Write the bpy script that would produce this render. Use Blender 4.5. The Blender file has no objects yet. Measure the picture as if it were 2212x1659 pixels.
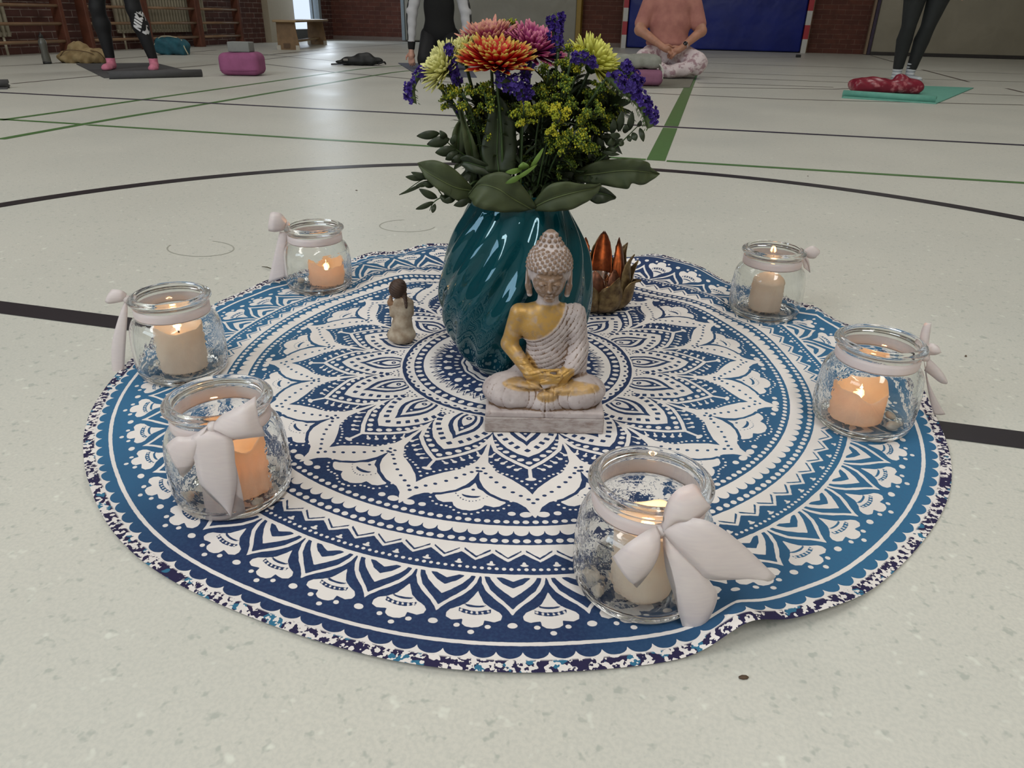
import bpy, bmesh, math, random
import numpy as np
from mathutils import Vector, Matrix
random.seed(7); RNG = np.random.default_rng(11)
scene = bpy.context.scene
COL = scene.collection
PI = math.pi

# ---------------------------------------------------------------- camera
CF, CPITCH, CROLL, CYAW, CH = 1548.32, 0.4740, 0.01996, -0.24248, 0.4907
fwd = np.array([math.sin(CYAW)*math.cos(CPITCH), math.cos(CYAW)*math.cos(CPITCH), -math.sin(CPITCH)])
right0 = np.array([math.cos(CYAW), -math.sin(CYAW), 0.0])
up0 = np.cross(right0, fwd)
cR = math.cos(CROLL)*right0 + math.sin(CROLL)*up0
cU = -math.sin(CROLL)*right0 + math.cos(CROLL)*up0
cam_data = bpy.data.cameras.new('camera')
cam = bpy.data.objects.new('camera', cam_data); COL.objects.link(cam)
cam.matrix_world = Matrix(((cR[0], cU[0], -fwd[0], 0), (cR[1], cU[1], -fwd[1], 0), (cR[2], cU[2], -fwd[2], CH), (0, 0, 0, 1)))
cam_data.sensor_width = 36.0
cam_data.lens = CF/2212*36.0
cam_data.clip_start = 0.02; cam_data.clip_end = 100
scene.camera = cam

# ---------------------------------------------------------------- light
world = bpy.data.worlds.new('world'); scene.world = world; world.use_nodes = True
world.node_tree.nodes['Background'].inputs[0].default_value = (0.75, 0.86, 1.0, 1)
world.node_tree.nodes['Background'].inputs[1].default_value = 1.0
scene.view_settings.view_transform = 'Standard'; scene.view_settings.look = 'None'
scene.view_settings.exposure = -0.09; scene.view_settings.gamma = 1.0
scene.view_settings.use_curve_mapping = False
scene.cycles.max_bounces = 40; scene.cycles.diffuse_bounces = 4; scene.cycles.glossy_bounces = 32
scene.cycles.transmission_bounces = 32; scene.cycles.transparent_max_bounces = 12
scene.cycles.use_denoising = True; scene.cycles.adaptive_threshold = 0.02; scene.cycles.blur_glossy = 0.6
scene.cycles.sample_clamp_indirect = 3.0

def area(name, loc, look, sx, sy, power, color=(1, 1, 1)):
    l = bpy.data.lights.new(name, 'AREA'); l.shape = 'RECTANGLE'; l.size = sx; l.size_y = sy
    l.energy = power; l.color = color
    o = bpy.data.objects.new(name, l); COL.objects.link(o)
    o.location = loc
    o.rotation_euler = (Vector(look)-Vector(loc)).to_track_quat('-Z', 'Y').to_euler()
    return o
KEY = 1.0
for k, (lx, ly, e) in enumerate(((-4.4, -2.6, 165), (1.6, -2.6, 165), (-4.4, 2.8, 48), (1.8, 2.8, 62), (-4.4, 8.6, 55), (1.8, 8.6, 45))):
    area('ceiling_lamp', (lx, ly, 5.15), (lx, ly, 0), 0.9, 3.4, e*KEY, (1.0, 0.975, 0.93))
area('skylight_daylight', (-5.6, -5.2, 3.6), (0.0, 1.5, 0), 5.0, 2.0, 230*KEY, (0.74, 0.87, 1.0))
area('door_daylight', (-7.35, 13.9, 1.3), (0, 9.0, 0.6), 0.55, 2.0, 20*KEY, (0.80, 0.90, 1.0))

# ---------------------------------------------------------------- pixel -> place helpers
CAM = np.array([0, 0, CH])
FH = np.array([math.sin(CYAW), math.cos(CYAW), 0.0])
RH = right0
def ray(px, py):
    return ((px-1106)/CF)*cR - ((py-829.5)/CF)*cU + fwd
def G(px, py, z=0.0):
    d = ray(px, py); t = (z-CH)/d[2]; return CAM + d*t
def PD(px, py, D):
    d = ray(px, py); t = D/float(d @ FH); return CAM + d*t
def ONX(px, py, X):
    d = ray(px, py); return CAM + d*(X/d[0])
def ONY(px, py, Y):
    d = ray(px, py); return CAM + d*(Y/d[1])
def hdist(p): return float(np.array([p[0], p[1], 0]) @ FH)

# ---------------------------------------------------------------- materials
def srgb(c):
    return tuple((x/255/12.92 if x/255 <= 0.04045 else ((x/255+0.055)/1.055)**2.4) for x in c) + (1.0,)
class NT:
    def __init__(s, name):
        s.m = bpy.data.materials.new(name); s.m.use_nodes = True
        s.t = s.m.node_tree; s.b = s.t.nodes['Principled BSDF']; s.out = s.t.nodes['Material Output']
    def n(s, kind, **kw):
        nd = s.t.nodes.new(kind)
        for k, v in kw.items(): setattr(nd, k, v)
        return nd
    def l(s, a, b): s.t.links.new(a, b)
    def val(s, sock, v):
        if hasattr(v, 'is_output') or hasattr(v, 'links'): s.l(v, sock)
        else: sock.default_value = v
    def math(s, op, a, b=None, c=None, clamp=False):
        nd = s.n('ShaderNodeMath', operation=op); nd.use_clamp = clamp
        s.val(nd.inputs[0], a)
        if b is not None: s.val(nd.inputs[1], b)
        if c is not None: s.val(nd.inputs[2], c)
        return nd.outputs[0]
    def mix(s, f, a, b):
        nd = s.n('ShaderNodeMix', data_type='RGBA')
        s.val(nd.inputs[0], f); s.val(nd.inputs[6], a); s.val(nd.inputs[7], b)
        return nd.outputs[2]
    def ramp(s, f, a, b):
        nd = s.n('ShaderNodeMapRange'); nd.clamp = True
        s.val(nd.inputs[0], f); nd.inputs[1].default_value = a; nd.inputs[2].default_value = b
        return nd.outputs[0]
    def coord(s, kind='Object'):
        return s.n('ShaderNodeTexCoord').outputs[kind]
    def noise(s, scale, detail=3, rough=0.5, vec=None, stretch=None):
        nd = s.n('ShaderNodeTexNoise'); nd.inputs['Scale'].default_value = scale
        nd.inputs['Detail'].default_value = detail; nd.inputs['Roughness'].default_value = rough
        v = vec if vec is not None else s.coord()
        if stretch:
            mp = s.n('ShaderNodeMapping'); mp.inputs['Scale'].default_value = stretch; s.l(v, mp.inputs[0]); v = mp.outputs[0]
        s.l(v, nd.inputs['Vector'])
        return nd.outputs['Fac']
    def bump(s, h, strength=0.3, dist=0.002):
        nd = s.n('ShaderNodeBump'); nd.inputs['Strength'].default_value = strength; nd.inputs['Distance'].default_value = dist
        s.l(h, nd.inputs['Height']); s.l(nd.outputs[0], s.b.inputs['Normal'])
    def set(s, **kw):
        for k, v in kw.items(): s.val(s.b.inputs[k.replace('_', ' ')], v)
        return s
MATS = {}
def mat(name, color, rough=0.6, metal=0.0, var=0.10, vscale=30.0, bump=0.0, bscale=200.0, bdist=0.001, spec=0.5, color2=None, **kw):
    if name in MATS: return MATS[name]
    t = NT(name)
    c = srgb(color)
    if color2 is None: c2 = tuple(min(1, x*(1-var)) for x in c[:3]) + (1,)
    else: c2 = srgb(color2)
    nz = t.noise(vscale, 4)
    col = t.mix(t.ramp(nz, 0.35, 0.65), c, c2)
    t.l(col, t.b.inputs['Base Color'])
    t.set(Roughness=rough, Metallic=metal)
    t.b.inputs['Specular IOR Level'].default_value = spec
    if bump: t.bump(t.noise(bscale, 3), bump, bdist)
    for k, v in kw.items(): t.b.inputs[k.replace('_', ' ')].default_value = v
    MATS[name] = t.m
    return t.m

# ---------------------------------------------------------------- objects
def tag(o, label=None, cat=None, group=None, kind=None):
    if label: o['label'] = label
    if cat: o['category'] = cat
    if group: o['group'] = group
    if kind: o['kind'] = kind
    return o
def empty(name, loc=(0, 0, 0), rotz=0.0, label=None, cat=None, group=None, kind=None):
    o = bpy.data.objects.new(name, None); COL.objects.link(o)
    o.location = tuple(float(v) for v in loc); o.rotation_euler = (0, 0, rotz); o.empty_display_size = 0.02
    return tag(o, label, cat, group, kind)
def mk(name, V, F, m, parent=None, smooth=True, label=None, sub=0, solid=0.0, loc=None, attrs=None):
    me = bpy.data.meshes.new(name)
    if isinstance(V, np.ndarray) and isinstance(F, np.ndarray):
        nv, nf, k = len(V), len(F), F.shape[1]
        me.vertices.add(nv); me.vertices.foreach_set('co', V.astype(np.float32).ravel())
        me.loops.add(nf*k); me.loops.foreach_set('vertex_index', F.astype(np.int32).ravel())
        me.polygons.add(nf); me.polygons.foreach_set('loop_start', np.arange(0, nf*k, k, dtype=np.int32))
        me.update(calc_edges=True); me.validate()
    else:
        me.from_pydata([tuple(float(c) for c in v) for v in V], [], [tuple(int(i) for i in f) for f in F]); me.update()
    if attrs:
        for an, av in attrs.items():
            a = me.attributes.new(an, 'FLOAT', 'POINT'); a.data.foreach_set('value', np.asarray(av, dtype=np.float32))
    ms = m if isinstance(m, (list, tuple)) else [m]
    for mm in ms: me.materials.append(mm)
    if smooth: me.polygons.foreach_set('use_smooth', [True]*len(me.polygons))
    o = bpy.data.objects.new(name, me); COL.objects.link(o)
    if parent is not None: o.parent = parent
    if loc is not None: o.location = tuple(float(v) for v in loc)
    if solid:
        md = o.modifiers.new('solid', 'SOLIDIFY'); md.thickness = solid; md.offset = 0
    if sub:
        md = o.modifiers.new('sub', 'SUBSURF'); md.levels = sub; md.render_levels = sub
    if label: o['label'] = label
    return o
class MB:
    """collects shapes of ONE part"""
    def __init__(s): s.V = []; s.F = []
    def add(s, V, F):
        n = len(s.V); s.V += [tuple(v) for v in V]; s.F += [tuple(i+n for i in f) for f in F]; return s
    def box(s, c, size, rz=0.0, bev=0.0, M=None):
        if bev <= 0:
            x, y, z = [a/2 for a in size]
            V = [(-x, -y, -z), (x, -y, -z), (x, y, -z), (-x, y, -z), (-x, -y, z), (x, -y, z), (x, y, z), (-x, y, z)]
            F = [(0, 3, 2, 1), (4, 5, 6, 7), (0, 1, 5, 4), (1, 2, 6, 5), (2, 3, 7, 6), (3, 0, 4, 7)]
        else:
            bm = bmesh.new(); bmesh.ops.create_cube(bm, size=1.0)
            for v in bm.verts: v.co = Vector((v.co.x*size[0], v.co.y*size[1], v.co.z*size[2]))
            bmesh.ops.bevel(bm, geom=list(bm.edges), offset=bev, segments=3, affect='EDGES', profile=0.5)
            V = [tuple(v.co) for v in bm.verts]; bm.verts.index_update()
            F = [tuple(v.index for v in f.verts) for f in bm.faces]; bm.free()
        ca, sa = math.cos(rz), math.sin(rz)
        out = []
        for v in V:
            if M is not None: v = tuple(M @ Vector(v))
            out.append((c[0]+v[0]*ca-v[1]*sa, c[1]+v[0]*sa+v[1]*ca, c[2]+v[2]))
        return s.add(out, F)
    def tube(s, pts, rad, n=10, cap=True):
        V, F = tube(pts, rad, n, cap); return s.add(V, F)
    def lathe(s, prof, n=32, c=(0, 0, 0)):
        V, F = lathe(prof, n); return s.add([(v[0]+c[0], v[1]+c[1], v[2]+c[2]) for v in V], F)
    def prism(s, pts, axis, a, b):
        """outline pts (u,v) extruded along axis between a and b"""
        def P(u, v, w): return {'x': (w, u, v), 'y': (u, w, v), 'z': (u, v, w)}[axis]
        n = len(pts); V = [P(u, v, a) for u, v in pts] + [P(u, v, b) for u, v in pts]
        F = [tuple(range(n))[::-1], tuple(range(n, 2*n))] + [(i, (i+1) % n, n+(i+1) % n, n+i) for i in range(n)]
        return s.add(V, F)
    def build(s, name, m, parent=None, **kw):
        return mk(name, s.V, s.F, m, parent, **kw)
def lathe(prof, n=32, close=False):
    """prof (r,z) list; ends with r==0 closed by a point"""
    V, F, rings = [], [], []
    for r, z in prof:
        if r <= 1e-9: rings.append([len(V)]); V.append((0, 0, z))
        else:
            rings.append(list(range(len(V), len(V)+n)))
            V += [(r*math.cos(2*PI*k/n), r*math.sin(2*PI*k/n), z) for k in range(n)]
    idx = list(range(len(rings)-1)) + ([len(rings)-1] if close else [])
    for i in idx:
        a, b = rings[i], rings[(i+1) % len(rings)]
        for k in range(n):
            k2 = (k+1) % n
            if len(a) == 1 and len(b) == 1: continue
            if len(a) == 1: F.append((a[0], b[k2], b[k]))
            elif len(b) == 1: F.append((a[k], a[k2], b[0]))
            else: F.append((a[k], a[k2], b[k2], b[k]))
    return V, F
def smooth_path(P, k=6):
    """Catmull-Rom through the points (any dimension)"""
    P = np.array(P, float)
    if len(P) < 3: return np.array([P[0]+(P[-1]-P[0])*t for t in np.linspace(0, 1, k+1)])
    Q = np.vstack([2*P[0]-P[1], P, 2*P[-1]-P[-2]]); out = []
    for i in range(len(P)-1):
        a, b, c, d = Q[i:i+4]
        for t in np.linspace(0, 1, k, endpoint=False):
            out.append(0.5*((2*b)+(-a+c)*t+(2*a-5*b+4*c-d)*t*t+(-a+3*b-3*c+d)*t**3))
    out.append(P[-1]); return np.array(out)
def tube(pts, rad, n=10, cap=True):
    pts = [Vector(tuple(float(c) for c in p)) for p in pts]
    if not hasattr(rad, '__len__'): rad = [rad]*len(pts)
    V, F = [], []; prev = None
    for i, p in enumerate(pts):
        t = (pts[min(i+1, len(pts)-1)]-pts[max(i-1, 0)])
        t = t.normalized() if t.length > 1e-12 else Vector((0, 0, 1))
        if prev is None:
            a = Vector((0, 0, 1)) if abs(t.z) < 0.9 else Vector((1, 0, 0)); u = t.cross(a).normalized()
        else:
            u = prev - t*prev.dot(t); u = u.normalized() if u.length > 1e-9 else t.orthogonal().normalized()
        prev = u; w = t.cross(u)
        for k in range(n):
            an = 2*PI*k/n; V.append(tuple(p+(u*math.cos(an)+w*math.sin(an))*rad[i]))
    for i in range(len(pts)-1):
        for k in range(n):
            k2 = (k+1) % n; F.append((i*n+k, i*n+k2, (i+1)*n+k2, (i+1)*n+k))
    if cap:
        F.append(tuple(range(n))[::-1]); F.append(tuple(range((len(pts)-1)*n, len(pts)*n)))
    return V, F
def sheet(A, B, nu=5, k=6, bulge=0.0, up=(0, 0, 1)):
    """lofted ribbon between two edge polylines"""
    A = smooth_path(A, k); B = smooth_path(B, k); n = len(A); V = []; F = []
    upv = np.array(up, float)
    for i in range(n):
        for j in range(nu+1):
            s = j/nu; V.append(A[i]*(1-s)+B[i]*s + upv*bulge*math.sin(PI*s))
    for i in range(n-1):
        for j in range(nu):
            a = i*(nu+1)+j; F.append((a, a+1, a+nu+2, a+nu+1))
    return V, F

# ---------------------------------------------------------------- implicit-surface modelling
class Field:
    def __init__(s, lo, hi, h, big=0.05):
        s.lo = np.array(lo, float); s.h = h
        s.n = np.ceil((np.array(hi)-s.lo)/h).astype(int)+1
        s.F = np.full(s.n, big, np.float32); s.big = big
        s.ax = [s.lo[i]+h*np.arange(s.n[i]) for i in range(3)]
    def region(s, a, b):
        sl = []
        for i in range(3):
            i0 = max(0, int((a[i]-s.lo[i])/s.h)); i1 = min(s.n[i], int((b[i]-s.lo[i])/s.h)+2)
            if i1 <= i0: return None, None
            sl.append(slice(i0, i1))
        X = np.meshgrid(*[s.ax[i][sl[i]] for i in range(3)], indexing='ij', sparse=True)
        return tuple(sl), X
    def comb(s, a, b, fn, k, sub=False):
        m = k+2*s.h; sl, X = s.region(np.array(a)-m, np.array(b)+m)
        if sl is None: return s
        d = fn(*X); F = s.F[sl]
        if sub:
            d = -d
            if k > 0:
                h = np.clip(0.5-0.5*(F-d)/k, 0, 1); s.F[sl] = F*(1-h)+d*h+k*h*(1-h)
            else: s.F[sl] = np.maximum(F, d)
        else:
            if k > 0:
                h = np.clip(0.5+0.5*(F-d)/k, 0, 1); s.F[sl] = F*(1-h)+d*h-k*h*(1-h)
            else: s.F[sl] = np.minimum(F, d)
        return s
    def ell(s, c, r, k=0.0, rot=None, sub=False):
        c = np.array(c, float); r = np.array(r if hasattr(r, '__len__') else (r, r, r), float); R = max(r)
        M = np.array(rot.to_matrix()).T if rot is not None else np.eye(3)
        def fn(X, Y, Z):
            x, y, z = X-c[0], Y-c[1], Z-c[2]
            p = [M[i, 0]*x+M[i, 1]*y+M[i, 2]*z for i in range(3)]
            q0 = np.sqrt((p[0]/r[0])**2+(p[1]/r[1])**2+(p[2]/r[2])**2)
            q1 = np.sqrt((p[0]/r[0]**2)**2+(p[1]/r[1]**2)**2+(p[2]/r[2]**2)**2)
            return q0*(q0-1)/np.maximum(q1, 1e-9)
        return s.comb(c-R, c+R, fn, k, sub)
    def cap(s, a, b, ra, rb=None, k=0.0, sub=False, flat=None):
        a = np.array(a, float); b = np.array(b, float); rb = ra if rb is None else rb; R = max(ra, rb)
        ab = b-a; L = max(float(ab @ ab), 1e-12)
        def fn(X, Y, Z):
            t = np.clip(((X-a[0])*ab[0]+(Y-a[1])*ab[1]+(Z-a[2])*ab[2])/L, 0, 1)
            return np.sqrt((X-a[0]-t*ab[0])**2+(Y-a[1]-t*ab[1])**2+(Z-a[2]-t*ab[2])**2)-(ra+(rb-ra)*t)
        return s.comb(np.minimum(a, b)-R, np.maximum(a, b)+R, fn, k, sub)
    def chain(s, pts, rad, k=0.0):
        for i in range(len(pts)-1): s.cap(pts[i], pts[i+1], rad[i], rad[i+1], k if i == 0 else max(k, min(rad[i], rad[i+1])*0.3))
        return s
    def box(s, c, half, rnd=0.0, k=0.0, rz=0.0, sub=False):
        c = np.array(c, float); hf = np.array(half, float)-rnd; R = np.linalg.norm(half); ca, sa = math.cos(rz), math.sin(rz)
        def fn(X, Y, Z):
            x, y, z = X-c[0], Y-c[1], Z-c[2]
            u, v = x*ca+y*sa, -x*sa+y*ca
            qx, qy, qz = np.abs(u)-hf[0], np.abs(v)-hf[1], np.abs(z)-hf[2]
            return np.sqrt(np.maximum(qx, 0)**2+np.maximum(qy, 0)**2+np.maximum(qz, 0)**2)+np.minimum(np.maximum(qx, np.maximum(qy, qz)), 0)-rnd
        ext = np.array([np.hypot(half[0], half[1])]*2+[half[2]]) if rz else np.array(half)
        return s.comb(c-ext, c+ext, fn, k, sub)
    def warp(s, fn):
        X = np.meshgrid(*s.ax, indexing='ij', sparse=True); m = np.abs(s.F) < 0.02
        s.F = s.F + np.where(m, fn(*X), 0).astype(np.float32); return s
    def mesh(s):
        F = s.F; n = F.shape; ins = F < 0
        c = [ins[i:n[0]-1+i, j:n[1]-1+j, k:n[2]-1+k] for i in (0, 1) for j in (0, 1) for k in (0, 1)]
        cnt = sum(x.astype(np.int8) for x in c); act = (cnt > 0) & (cnt < 8)
        I = np.argwhere(act); idx = -np.ones(act.shape, np.int64); idx[act] = np.arange(len(I))
        val = {}
        for i in (0, 1):
            for j in (0, 1):
                for k in (0, 1): val[(i, j, k)] = F[I[:, 0]+i, I[:, 1]+j, I[:, 2]+k]
        acc = np.zeros((len(I), 3)); num = np.zeros(len(I))
        ks = list(val)
        for a in ks:
            for ax in range(3):
                if a[ax]: continue
                b = list(a); b[ax] = 1; b = tuple(b)
                fa, fb = val[a], val[b]; m = (fa < 0) != (fb < 0)
                t = np.where(m, fa/np.where(fa-fb == 0, 1, fa-fb), 0)
                p = np.array(a, float)[None, :]+np.eye(3)[ax][None, :]*t[:, None]
                acc += p*m[:, None]; num += m
        V = s.lo+(I+acc/np.maximum(num, 1)[:, None])*s.h
        Q = []
        for ax in range(3):
            o1, o2 = [(1, 2), (2, 0), (0, 1)][ax]
            sl0 = [slice(0, n[i]) for i in range(3)]; sl1 = list(sl0)
            sl0[ax] = slice(0, n[ax]-1); sl1[ax] = slice(1, n[ax])
            A = ins[tuple(sl0)]; B = ins[tuple(sl1)]
            E = np.argwhere(A != B)
            E = E[(E[:, o1] > 0) & (E[:, o1] < n[o1]-1) & (E[:, o2] > 0) & (E[:, o2] < n[o2]-1)]
            fl = A[tuple(E.T)]
            e1 = np.zeros(3, int); e1[o1] = 1; e2 = np.zeros(3, int); e2[o2] = 1
            q = np.stack([idx[tuple((E-e1-e2).T)], idx[tuple((E-e2).T)], idx[tuple(E.T)], idx[tuple((E-e1).T)]], -1)
            q[~fl] = q[~fl][:, ::-1]; Q.append(q)
        Q = np.vstack(Q); Q = Q[(Q >= 0).all(1)]
        return V, Q
def cavity(V, Q, it=6):
    """how far each vertex lies below its neighbourhood (for wash rubbed off the raised places)"""
    n = len(V); A = V.copy()
    e = np.vstack([Q[:, [0, 1]], Q[:, [1, 2]], Q[:, [2, 3]], Q[:, [3, 0]]])
    deg = np.bincount(e.ravel(), minlength=n).astype(float)
    for _ in range(it):
        S = np.zeros_like(A)
        for k in range(3):
            S[:, k] = np.bincount(e[:, 0], A[e[:, 1], k], n)+np.bincount(e[:, 1], A[e[:, 0], k], n)
        A = S/np.maximum(deg, 1)[:, None]
    N = np.zeros_like(V)
    fn = np.cross(V[Q[:, 2]]-V[Q[:, 0]], V[Q[:, 3]]-V[Q[:, 1]])
    for k in range(4):
        for a in range(3): N[:, a] += np.bincount(Q[:, k], fn[:, a], n)
    N /= np.maximum(np.linalg.norm(N, axis=1), 1e-12)[:, None]
    return ((A-V)*N).sum(1), N
def smoothv(V, Q, it=1):
    n = len(V); e = np.vstack([Q[:, [0, 1]], Q[:, [1, 2]], Q[:, [2, 3]], Q[:, [3, 0]]])
    deg = np.bincount(e.ravel(), minlength=n).astype(float)
    for _ in range(it):
        S = np.zeros_like(V)
        for k in range(3): S[:, k] = np.bincount(e[:, 0], V[e[:, 1], k], n)+np.bincount(e[:, 1], V[e[:, 0], k], n)
        V = 0.5*V+0.5*S/np.maximum(deg, 1)[:, None]
    return V
def fmesh(name, f, m, parent=None, smooth_it=1, **kw):
    V, Q = f.mesh(); V = smoothv(V, Q, smooth_it); return mk(name, V, Q, m, parent, **kw)

# ================================================================ ROOM
LX, FY, RX, BY, HZ = -7.7, 15.1, 8.5, -6.5, 5.4
def brick_mat(name, axis, c1, c2, mortar):
    t = NT(name); sep = t.n('ShaderNodeSeparateXYZ'); t.l(t.coord(), sep.inputs[0])
    cmb = t.n('ShaderNodeCombineXYZ'); t.l(sep.outputs[axis], cmb.inputs[0]); t.l(sep.outputs[2], cmb.inputs[1])
    b = t.n('ShaderNodeTexBrick'); t.l(cmb.outputs[0], b.inputs['Vector'])
    b.inputs['Scale'].default_value = 1.0; b.inputs['Brick Width'].default_value = 0.25; b.inputs['Row Height'].default_value = 0.077
    b.inputs['Mortar Size'].default_value = 0.006; b.inputs['Mortar Smooth'].default_value = 0.3
    b.inputs['Color1'].default_value = srgb(c1); b.inputs['Color2'].default_value = srgb(c2); b.inputs['Mortar'].default_value = srgb(mortar)
    col = t.mix(t.ramp(t.noise(9, 4), 0.35, 0.75), b.outputs['Color'], srgb(tuple(x*0.78 for x in c1)))
    t.l(col, t.b.inputs['Base Color']); t.set(Roughness=0.8)
    inv = t.math('SUBTRACT', 1.0, b.outputs['Fac']); t.bump(inv, 0.6, 0.004)
    return t.m
M_brick_left = brick_mat('red_brick_side', 1, (98, 60, 52), (78, 48, 44), (150, 136, 128))
M_brick_far = brick_mat('red_brick_far', 0, (104, 58, 44), (86, 47, 38), (118, 88, 76))
# sheet floor: pale grey-green with fine fleck
t = NT('sports_floor')
fine = t.noise(260, 2); spk = t.noise(75, 2, 0.6); blot = t.noise(2.2, 4)
c = t.mix(t.ramp(fine, 0.4, 0.62), srgb((205, 204, 195)), srgb((197, 197, 189)))
c = t.mix(t.ramp(spk, 0.60, 0.70), c, srgb((176, 180, 172)))
c = t.mix(t.ramp(t.noise(48, 2, 0.6), 0.64, 0.74), c, srgb((220, 222, 212)))
c = t.mix(t.math('MULTIPLY', t.ramp(blot, 0.45, 0.75), 0.22), c, srgb((170, 176, 172)))
t.l(c, t.b.inputs['Base Color'])
t.l(t.math('ADD', t.math('MULTIPLY', t.ramp(t.noise(1.2, 3), 0.3, 0.7), 0.10), 0.34), t.b.inputs['Roughness'])
t.b.inputs['Specular IOR Level'].default_value = 0.45
t.bump(t.noise(420, 2), 0.10, 0.0006)
M_floor = t.m
M_ceil = mat('ceiling_board', (232, 228, 220), 0.9, var=0.05, vscale=2)
M_plaster = mat('pale_plaster', (200, 196, 184), 0.85, var=0.06, vscale=3)

floor = MB().box(((LX+RX)/2, (BY+FY)/2, -0.05), (RX-LX+0.4, FY-BY+0.4, 0.1)).build('floor', M_floor, smooth=False); tag(floor, kind='structure')
tag(MB().box(((LX+RX)/2, (BY+FY)/2, HZ+0.05), (RX-LX+0.4, FY-BY+0.4, 0.1)).build('ceiling', M_ceil, smooth=False), kind='structure')
# left wall leaves an opening for the glazed door near the far corner
DY0, DY1, DH = 13.38, 14.50, 2.25
w = MB().box((LX-0.1, (BY+DY0)/2, HZ/2), (0.2, DY0-BY, HZ)); w.box((LX-0.1, (DY1+FY)/2, HZ/2), (0.2, FY-DY1, HZ)); w.box((LX-0.1, (DY0+DY1)/2, (HZ+DH)/2), (0.2, DY1-DY0, HZ-DH))
tag(w.build('wall_left', M_brick_left, smooth=False), kind='structure')
tag(MB().box(((LX+RX)/2, FY+0.1, HZ/2), (RX-LX+0.4, 0.2, HZ)).build('wall_far', M_brick_far, smooth=False), kind='structure')
tag(MB().box((RX+0.1, (BY+FY)/2, HZ/2), (0.2, FY-BY, HZ)).build('wall_right', M_plaster, smooth=False), kind='structure')
tag(MB().box(((LX+RX)/2, BY-0.1, HZ/2), (RX-LX+0.4, 0.2, HZ)).build('wall_back', M_plaster, smooth=False), kind='structure')
# pale pier between the brick and the door
tag(MB().box((LX+0.06, 12.95, HZ/2), (0.12, 0.86, HZ)).build('trim_1', mat('painted_pier', (176, 166, 146), 0.7, var=0.05), smooth=False), kind='structure')
# door
dr = empty('door_1', (LX, 0, 0), kind='structure')
m = MB()
m.box((0.02, DY0+0.03, DH/2), (0.14, 0.06, DH)); m.box((0.02, DY1-0.05, DH/2), (0.14, 0.10, DH)); m.box((0.02, (DY0+DY1)/2, DH-0.04), (0.14, DY1-DY0, 0.08))
m.box((0.0, DY1-0.22, DH/2), (0.05, 0.05, DH))
m.build('door_frame', mat('grey_door_frame', (150, 160, 165), 0.5, 0.2), dr, smooth=False)
m = MB().box((0.0, (DY0+DY1)/2-0.02, 0.10), (0.05, DY1-DY0-0.2, 0.2)); m.build('kick_panel', mat('dark_kick_panel', (90, 92, 92), 0.6), dr, smooth=False)
t = NT('daylit_glass'); em = t.n('ShaderNodeEmission'); em.inputs[0].default_value = (0.72, 0.83, 1, 1); em.inputs[1].default_value = 1.15
t.l(em.outputs[0], t.out.inputs[0])
MB().box((-0.06, (DY0+DY1)/2, DH/2+0.05), (0.01, DY1-DY0, DH)).build('frosted_pane', t.m, dr, smooth=False)
tag(MB().box((-4.2, FY-0.012, 0.035), (7.0, 0.024, 0.07)).build('baseboard_far', mat('pale_skirting', (120, 104, 96), 0.6), smooth=False), kind='structure')

# ---- floor line markings (painted on the floor)
def marking(name, paths, m, z):
    V, F = [], []
    for pts, w in paths:
        P = np.array([[p[0], p[1]] for p in pts]); n0 = len(V)
        for i in range(len(P)):
            tg = P[min(i+1, len(P)-1)]-P[max(i-1, 0)]; tg /= np.linalg.norm(tg); nn = np.array([-tg[1], tg[0]])
            for s in (-1, 1): q = P[i]+nn*s*w/2; V.append((q[0], q[1], z))
        for i in range(len(P)-1): a = n0+2*i; F.append((a, a+2, a+3, a+1))
    return mk(name, V, F, m, floor, smooth=False)
def gp(*px): return [G(a, b)[:2] for a, b in px]
AX, AY = -0.1935, 0.9610
circ = [(AX+1.775*math.cos(a), AY+1.775*math.sin(a)) for a in np.linspace(0, 2*PI, 181)]
marking('black_court_lines', [(circ, 0.052), ([(LX+1, AY), (RX-1, AY)], 0.049)], mat('black_line_paint', (38, 34, 40), 0.4, var=0.1), 0.0012)
lw = 0.045
marking('navy_court_line', [([(LX+0.5, 3.95), (RX-0.5, 3.95)], 0.042)], mat('navy_line_paint', (44, 40, 62), 0.4), 0.0012)
marking('green_court_lines', [([(LX+1.2, 2.9475), G(170, 268)[:2]], lw*0.8), ([G(190, 270)[:2], G(1395, 345)[:2]], lw*0.8), ([G(1440, 348)[:2], (RX-0.5, 2.9475)], lw*0.8),
    ([(-0.167, 2.935), (-0.167, 3.91)], 0.072), ([(-0.167, 3.985), (-0.167, 9.0)], 0.072),
    (smooth_path(gp((0, 301), (180, 268.5), (300, 248), (460, 222), (799, 164.6), (883, 153), (1000, 145))), lw), (smooth_path(gp((0, 260), (150, 239), (304, 216), (560, 180), (713, 158), (800, 147), (900, 140))), lw)],
    mat('green_line_paint', (78, 118, 66), 0.4, var=0.12), 0.0009)
thin = [((0, 143), (91, 139), (304, 123), (468, 108)), ((25, 181), (203, 164.5), (380, 147), (468, 139)), ((559, 137), (713, 155), (883, 170), (1020, 182)),
    ((543, 115), (637, 124), (723, 132), (830, 138.5)), ((559, 130), (673, 116.5), (751, 110.6), (880, 114)), ((590, 117), (733, 104), (880, 94)), ((395, 116), (555, 121), (690, 109)),
    ((1390, 131), (1496, 135.6), (1800, 145), (1934, 150.5), (2212, 160)), ((1509, 156), (1800, 165.5), (2212, 177)), ((1509, 166), (1850, 179)), ((1506, 179), (1800, 188.5)),
    ((1390, 187), (1800, 192.6), (1880, 190)), ((1390, 201), (1700, 214.6), (2212, 227)), ((1881, 120), (1931, 134)), ((1992, 150.5), (2093, 177)), ((2174, 191), (2212, 200)), ((2080, 202), (2212, 207)),
    ((1400, 124), (1725, 124))]
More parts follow.
